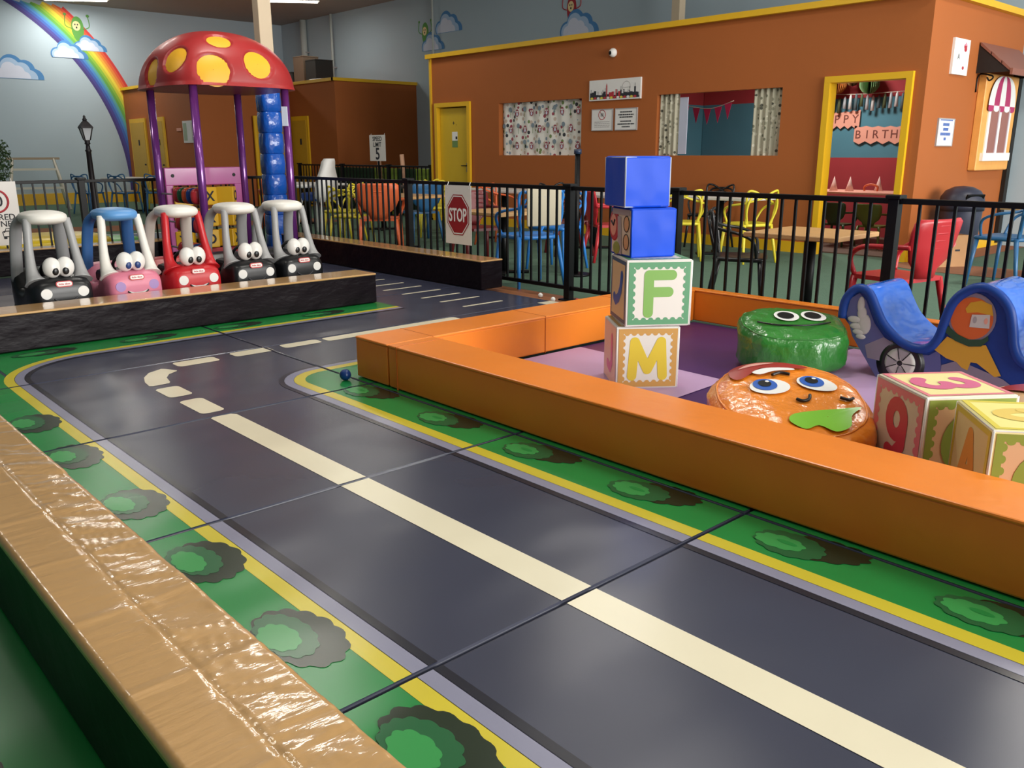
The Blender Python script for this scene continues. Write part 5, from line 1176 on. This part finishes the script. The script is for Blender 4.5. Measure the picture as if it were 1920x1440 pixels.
table('white cafe table far behind, left of the high chair', (8.15, 14.5), 0.2, 0.8, 1.3, ttop, h=0.74)
chair_slat('cafe_chair', 'orange chair beside the far white table behind the padded column', (7.35, 14.2), R(-30), cor)
# high chair
t = thing('high_chair', 'white high chair with a blue seat behind the yellow chair', 'high chair', (7.25, 12.35, FZ), R(200))
a = MB(); a.rings([[(x, y + 0.02 * q, z) for x, y in ((-0.2 * s_, -0.05), (0.2 * s_, -0.05), (0.2 * s_, 0.05), (-0.2 * s_, 0.05))] for q, (z, s_) in enumerate(((0.52, 0.9), (0.62, 1.1), (0.78, 1.15), (0.90, 0.95), (1.05, 0.62), (1.14, 0.55), (1.19, 0.35)))], white); a.build('backrest', t)
a = MB(); a.box((0, -0.17, 0.60), (0.40, 0.34, 0.14), mat('high_chair_blue', '2f4688', 0.4), bev=0.03); a.build('seat', t)
a = MB(); a.box((0, -0.36, 0.76), (0.48, 0.26, 0.05), white, bev=0.02); a.build('tray', t)
for sx in (-1, 1):
    for sy in (0.08, -0.32): a = MB(); a.tube([(sx * 0.18, sy, 0.6), (sx * 0.26, sy * 1.3, 0)], 0.02, white, 8); a.build('leg', t)
# stanchion, bin, carton
t = thing('barrier_post', 'tall slim black barrier post behind the fence, left of the block stack', 'post', (6.72, 6.33, FZ)); a = MB(); a.cyl((0, 0, 0.02), 0.028, 1.24, blk, 16); a.build('pole', t)
a = MB(); a.cyl((0, 0, 0), 0.16, 0.02, blk, 24); a.build('base', t); a = MB(); a.cyl((0, 0, 1.26), 0.04, 0.05, mat('barrier_cap', '22304a', 0.4), 16); a.build('cap', t)
t = thing('waste_bin', 'dark grey swing top bin against the orange side wall', 'bin', (10.98, 4.06, FZ)); bg_ = mat('bin_grey', '3c3f52', 0.4)
a = MB(); a.lathe([(0.19, 0), (0.20, 0.01), (0.235, 0.60), (0.235, 0.62)], bg_, 32); a.build('bucket', t)
a = MB(); a.lathe([(0.25, 0.60), (0.255, 0.66), (0.245, 0.70), (0.235, 0.76), (0.19, 0.83), (0.10, 0.875), (0.0, 0.885)], mat('bin_lid_grey', '2e3040', 0.4), 32); a.build('lid', t)
a = MB(); a.M = Matrix.Translation((-0.10, -0.17, 0.735)) @ Matrix.Rotation(R(-30), 4, 'Z') @ Matrix.Rotation(R(25), 4, 'X'); a.box((0, 0, 0), (0.24, 0.02, 0.13), blk, bev=0.005); a.build('flap', t)
t = thing('cardboard_carton', 'open cardboard carton on the floor beside the bin', 'box', (10.42, 3.98, FZ), R(-32)); a = MB(); w_, d_, h_ = 0.36, 0.32, 0.36
for c_, s_ in (((0, -d_ / 2, h_ / 2), (w_, 0.01, h_)), ((0, d_ / 2, h_ / 2), (w_, 0.01, h_)), ((-w_ / 2, 0, h_ / 2), (0.01, d_, h_)), ((w_ / 2, 0, h_ / 2), (0.01, d_, h_)), ((0, 0, 0.005), (w_, d_, 0.01))): a.box(c_, s_, bxs)
a.build('box_body', t)
a = MB(); a.box((-w_ / 2 - 0.006, 0.02, 0.28), (0.003, 0.14, 0.08), paper); a.build('shipping_label', t)
a = MB(); a.M = frame((0.05, -d_ / 2 - 0.007, 0.19), (1, 0, 0), (0, 0, 1)); a.box((0, 0, 0), (0.06, 0.02, 0.001), ink); a.build('print', t)
# lamp post, easel frame, tree, inflatable
t = thing('lamp_post', 'black toy street lamp with a lantern in front of the rainbow wall', 'lamp post', (4.98, 16.35, FZ), R(0))
irn = mat('cast_iron', '1c171c', 0.45); gl = mat('lantern_glass', 'd9dde2', 0.2)
a = MB(); a.lathe([(0.13, 0), (0.13, 0.05), (0.09, 0.09), (0.06, 0.25), (0.055, 0.5), (0.05, 0.52), (0.042, 1.30), (0.055, 1.32), (0.04, 1.34), (0.03, 1.42), (0.05, 1.44), (0.04, 1.46), (0.05, 1.50)], irn, 18); a.build('post', t)
a = MB(); a.rings([[(r_ * cos(pi / 4 + q * pi / 2), r_ * sin(pi / 4 + q * pi / 2), z) for q in range(4)] for r_, z in ((0.055, 1.50), (0.115, 1.70))], gl, smooth=False); ln = a.build('lantern_glass', t)
a = MB()
for q in range(4): a.tube([(0.058 * cos(pi / 4 + q * pi / 2), 0.058 * sin(pi / 4 + q * pi / 2), 1.50), (0.118 * cos(pi / 4 + q * pi / 2), 0.118 * sin(pi / 4 + q * pi / 2), 1.70)], 0.010, irn, 6)
a.rings([[(r_ * cos(pi / 4 + q * pi / 2), r_ * sin(pi / 4 + q * pi / 2), z) for q in range(4)] for r_, z in ((0.14, 1.695), (0.135, 1.72), (0.06, 1.80), (0.035, 1.82))], irn, smooth=False); a.lathe([(0.03, 1.81), (0.04, 1.84), (0.018, 1.87), (0.022, 1.89), (0.0, 1.92)], irn, 12); a.build('lantern_cap', t)
t = thing('easel', 'white wooden frame easel standing by the rainbow wall at the far left', 'easel', (5.65, 22.6, FZ), R(-10)); ew = mat('easel_wood', 'd9d4c4', 0.6)
for sx in (-1, 1): 
    a = MB(); a.tube([(sx * 0.42, 0, 1.16), (sx * 0.62, -0.35, 0)], 0.03, ew, 8); a.build('leg', t)
    a = MB(); a.tube([(sx * 0.42, 0, 1.16), (sx * 0.62, 0.35, 0)], 0.03, ew, 8); a.build('leg', t)
for z, w_ in ((1.16, 1.1), (0.92, 0.9), (0.50, 1.05)): a = MB(); a.box((0, -0.36 * (1 - z / 1.16), z), (w_, 0.05, 0.05), ew if z < 1 else mat('easel_top', 'a9957a', 0.6)); a.build('crossbar', t)
t = thing('potted_tree', 'leafy artificial tree in a pot at the far left edge', 'plant', (4.35, 20.6, FZ)); lf = mat('tree_leaf', '3f5a33', 0.6, vscale=9, var=0.3); rnd = random.Random(4)
a = MB(); a.lathe([(0.16, 0), (0.2, 0.3), (0.22, 0.32), (0.0, 0.3)], mat('plant_pot', '3a2c24', 0.6), 20); a.build('pot', t)
a = MB(); a.tube([(0, 0, 0.3), (0.03, 0, 0.8), (0, 0.02, 1.2)], 0.03, mat('tree_bark', '5a4433', 0.8), 8); a.build('trunk', t)
a = MB()
for i in range(900):
    th, ph = rnd.random() * 2 * pi, math.acos(rnd.uniform(-1, 1)); rr = 0.55 * rnd.random() ** 0.4
    c_ = Vector((rr * sin(ph) * cos(th) * 0.75, rr * sin(ph) * sin(th) * 0.75, 1.15 + rr * cos(ph))); d1 = Vector((rnd.gauss(0, 1), rnd.gauss(0, 1), rnd.gauss(0, 1))).normalized(); d2 = d1.orthogonal().normalized()
    a.face([c_ - d1 * 0.05, c_ + d2 * 0.02, c_ + d1 * 0.05, c_ - d2 * 0.02], lf)
a.build('foliage', t, norm=False)
for lb, c_, r_, mt in (('yellow inflatable cushion on the floor behind the far fence', (2.9, 11.6, FZ), (0.75, 0.5, 0.17), mat('inflatable_yellow', 'e2c224', 0.35)), ('low green and yellow mat cushion right of the yellow inflatable', (3.75, 11.75, FZ), (0.38, 0.4, 0.12), mat('inflatable_green', '4fae4a', 0.35)), ('lime cushion at the left edge behind the fence', (1.95, 11.3, FZ), (0.3, 0.35, 0.09), mat('inflatable_lime', 'a5bf4a', 0.35))):
    t = thing('floor_cushion', lb, 'cushion', c_); a = MB(); a.ell((0, 0, r_[2]), r_, mt, 36, 16, e=0.6, e2=0.7); a.build('cover', t); a = MB(); a.tube([(r_[0] * 1.0 * math.copysign(abs(cos(q * pi / 20)) ** .7, cos(q * pi / 20)), r_[1] * math.copysign(abs(sin(q * pi / 20)) ** .7, sin(q * pi / 20)), r_[2]) for q in range(40)], 0.01, mt, 6, closed=True); a.build('piping', t)
# party room table with hats
t = thing('party_table', 'long party table with a pink cloth inside the doorway', 'table', (12.1, 5.75, FZ)); a = MB(); a.box((0, 0, 0.72), (0.8, 1.9, 0.03), pkp, bev=0.006); a.build('tabletop', t)
for sx in (-1, 1):
    for sy in (-1, 1): a = MB(); a.tube([(sx * 0.32, sy * 0.85, 0.70), (sx * 0.34, sy * 0.88, 0)], 0.018, blk, 8); a.build('leg', t)
hat = mat('party_hat_pink', 'e6c2b8', 0.5)
for i, (x, y) in enumerate(((11.95, 6.52), (12.0, 6.22), (12.0, 5.98), (12.3, 5.7))):
    a = MB(); a.lathe([(0.06, 0), (0.03, 0.10), (0.002, 0.20)], hat, 18); o = a.build('party_hat', loc=(x, y, 0.7355 + FZ)); tag(o, ('pale cone party hat, leftmost on the party table', 'pale cone party hat, second from left on the party table', 'pale cone party hat, third from left on the party table', 'pale cone party hat at the back of the party table')[i], 'party hat', 'cone party hats')
a = MB(); a.tube(smooth_pts([(0, 0.09, 0.0), (0, 0.09, 0.06), (0, 0, 0.09), (0, -0.09, 0.06), (0, -0.09, 0)], 4), 0.014, cor, 8); tag(a.build('basket_handle', loc=(11.9, 5.62, 0.7095 + .0)), 'small orange arched toy on the party table', 'toy')
for i, (x, y, mt, lb) in enumerate(((11.5, 6.35, cyw, 'small yellow kids chair under the left of the party table'), (11.5, 5.85, mat('chair_dark_green', '2f4a2a', 0.4), 'small dark green kids chair before the party table'), (11.5, 5.35, mat('chair_olive', '5a6a2a', 0.4), 'small olive kids chair at the right of the party table'))):
    chair_slat('kids_chair', lb, (x, y), R(-90), mt, scale=0.72)
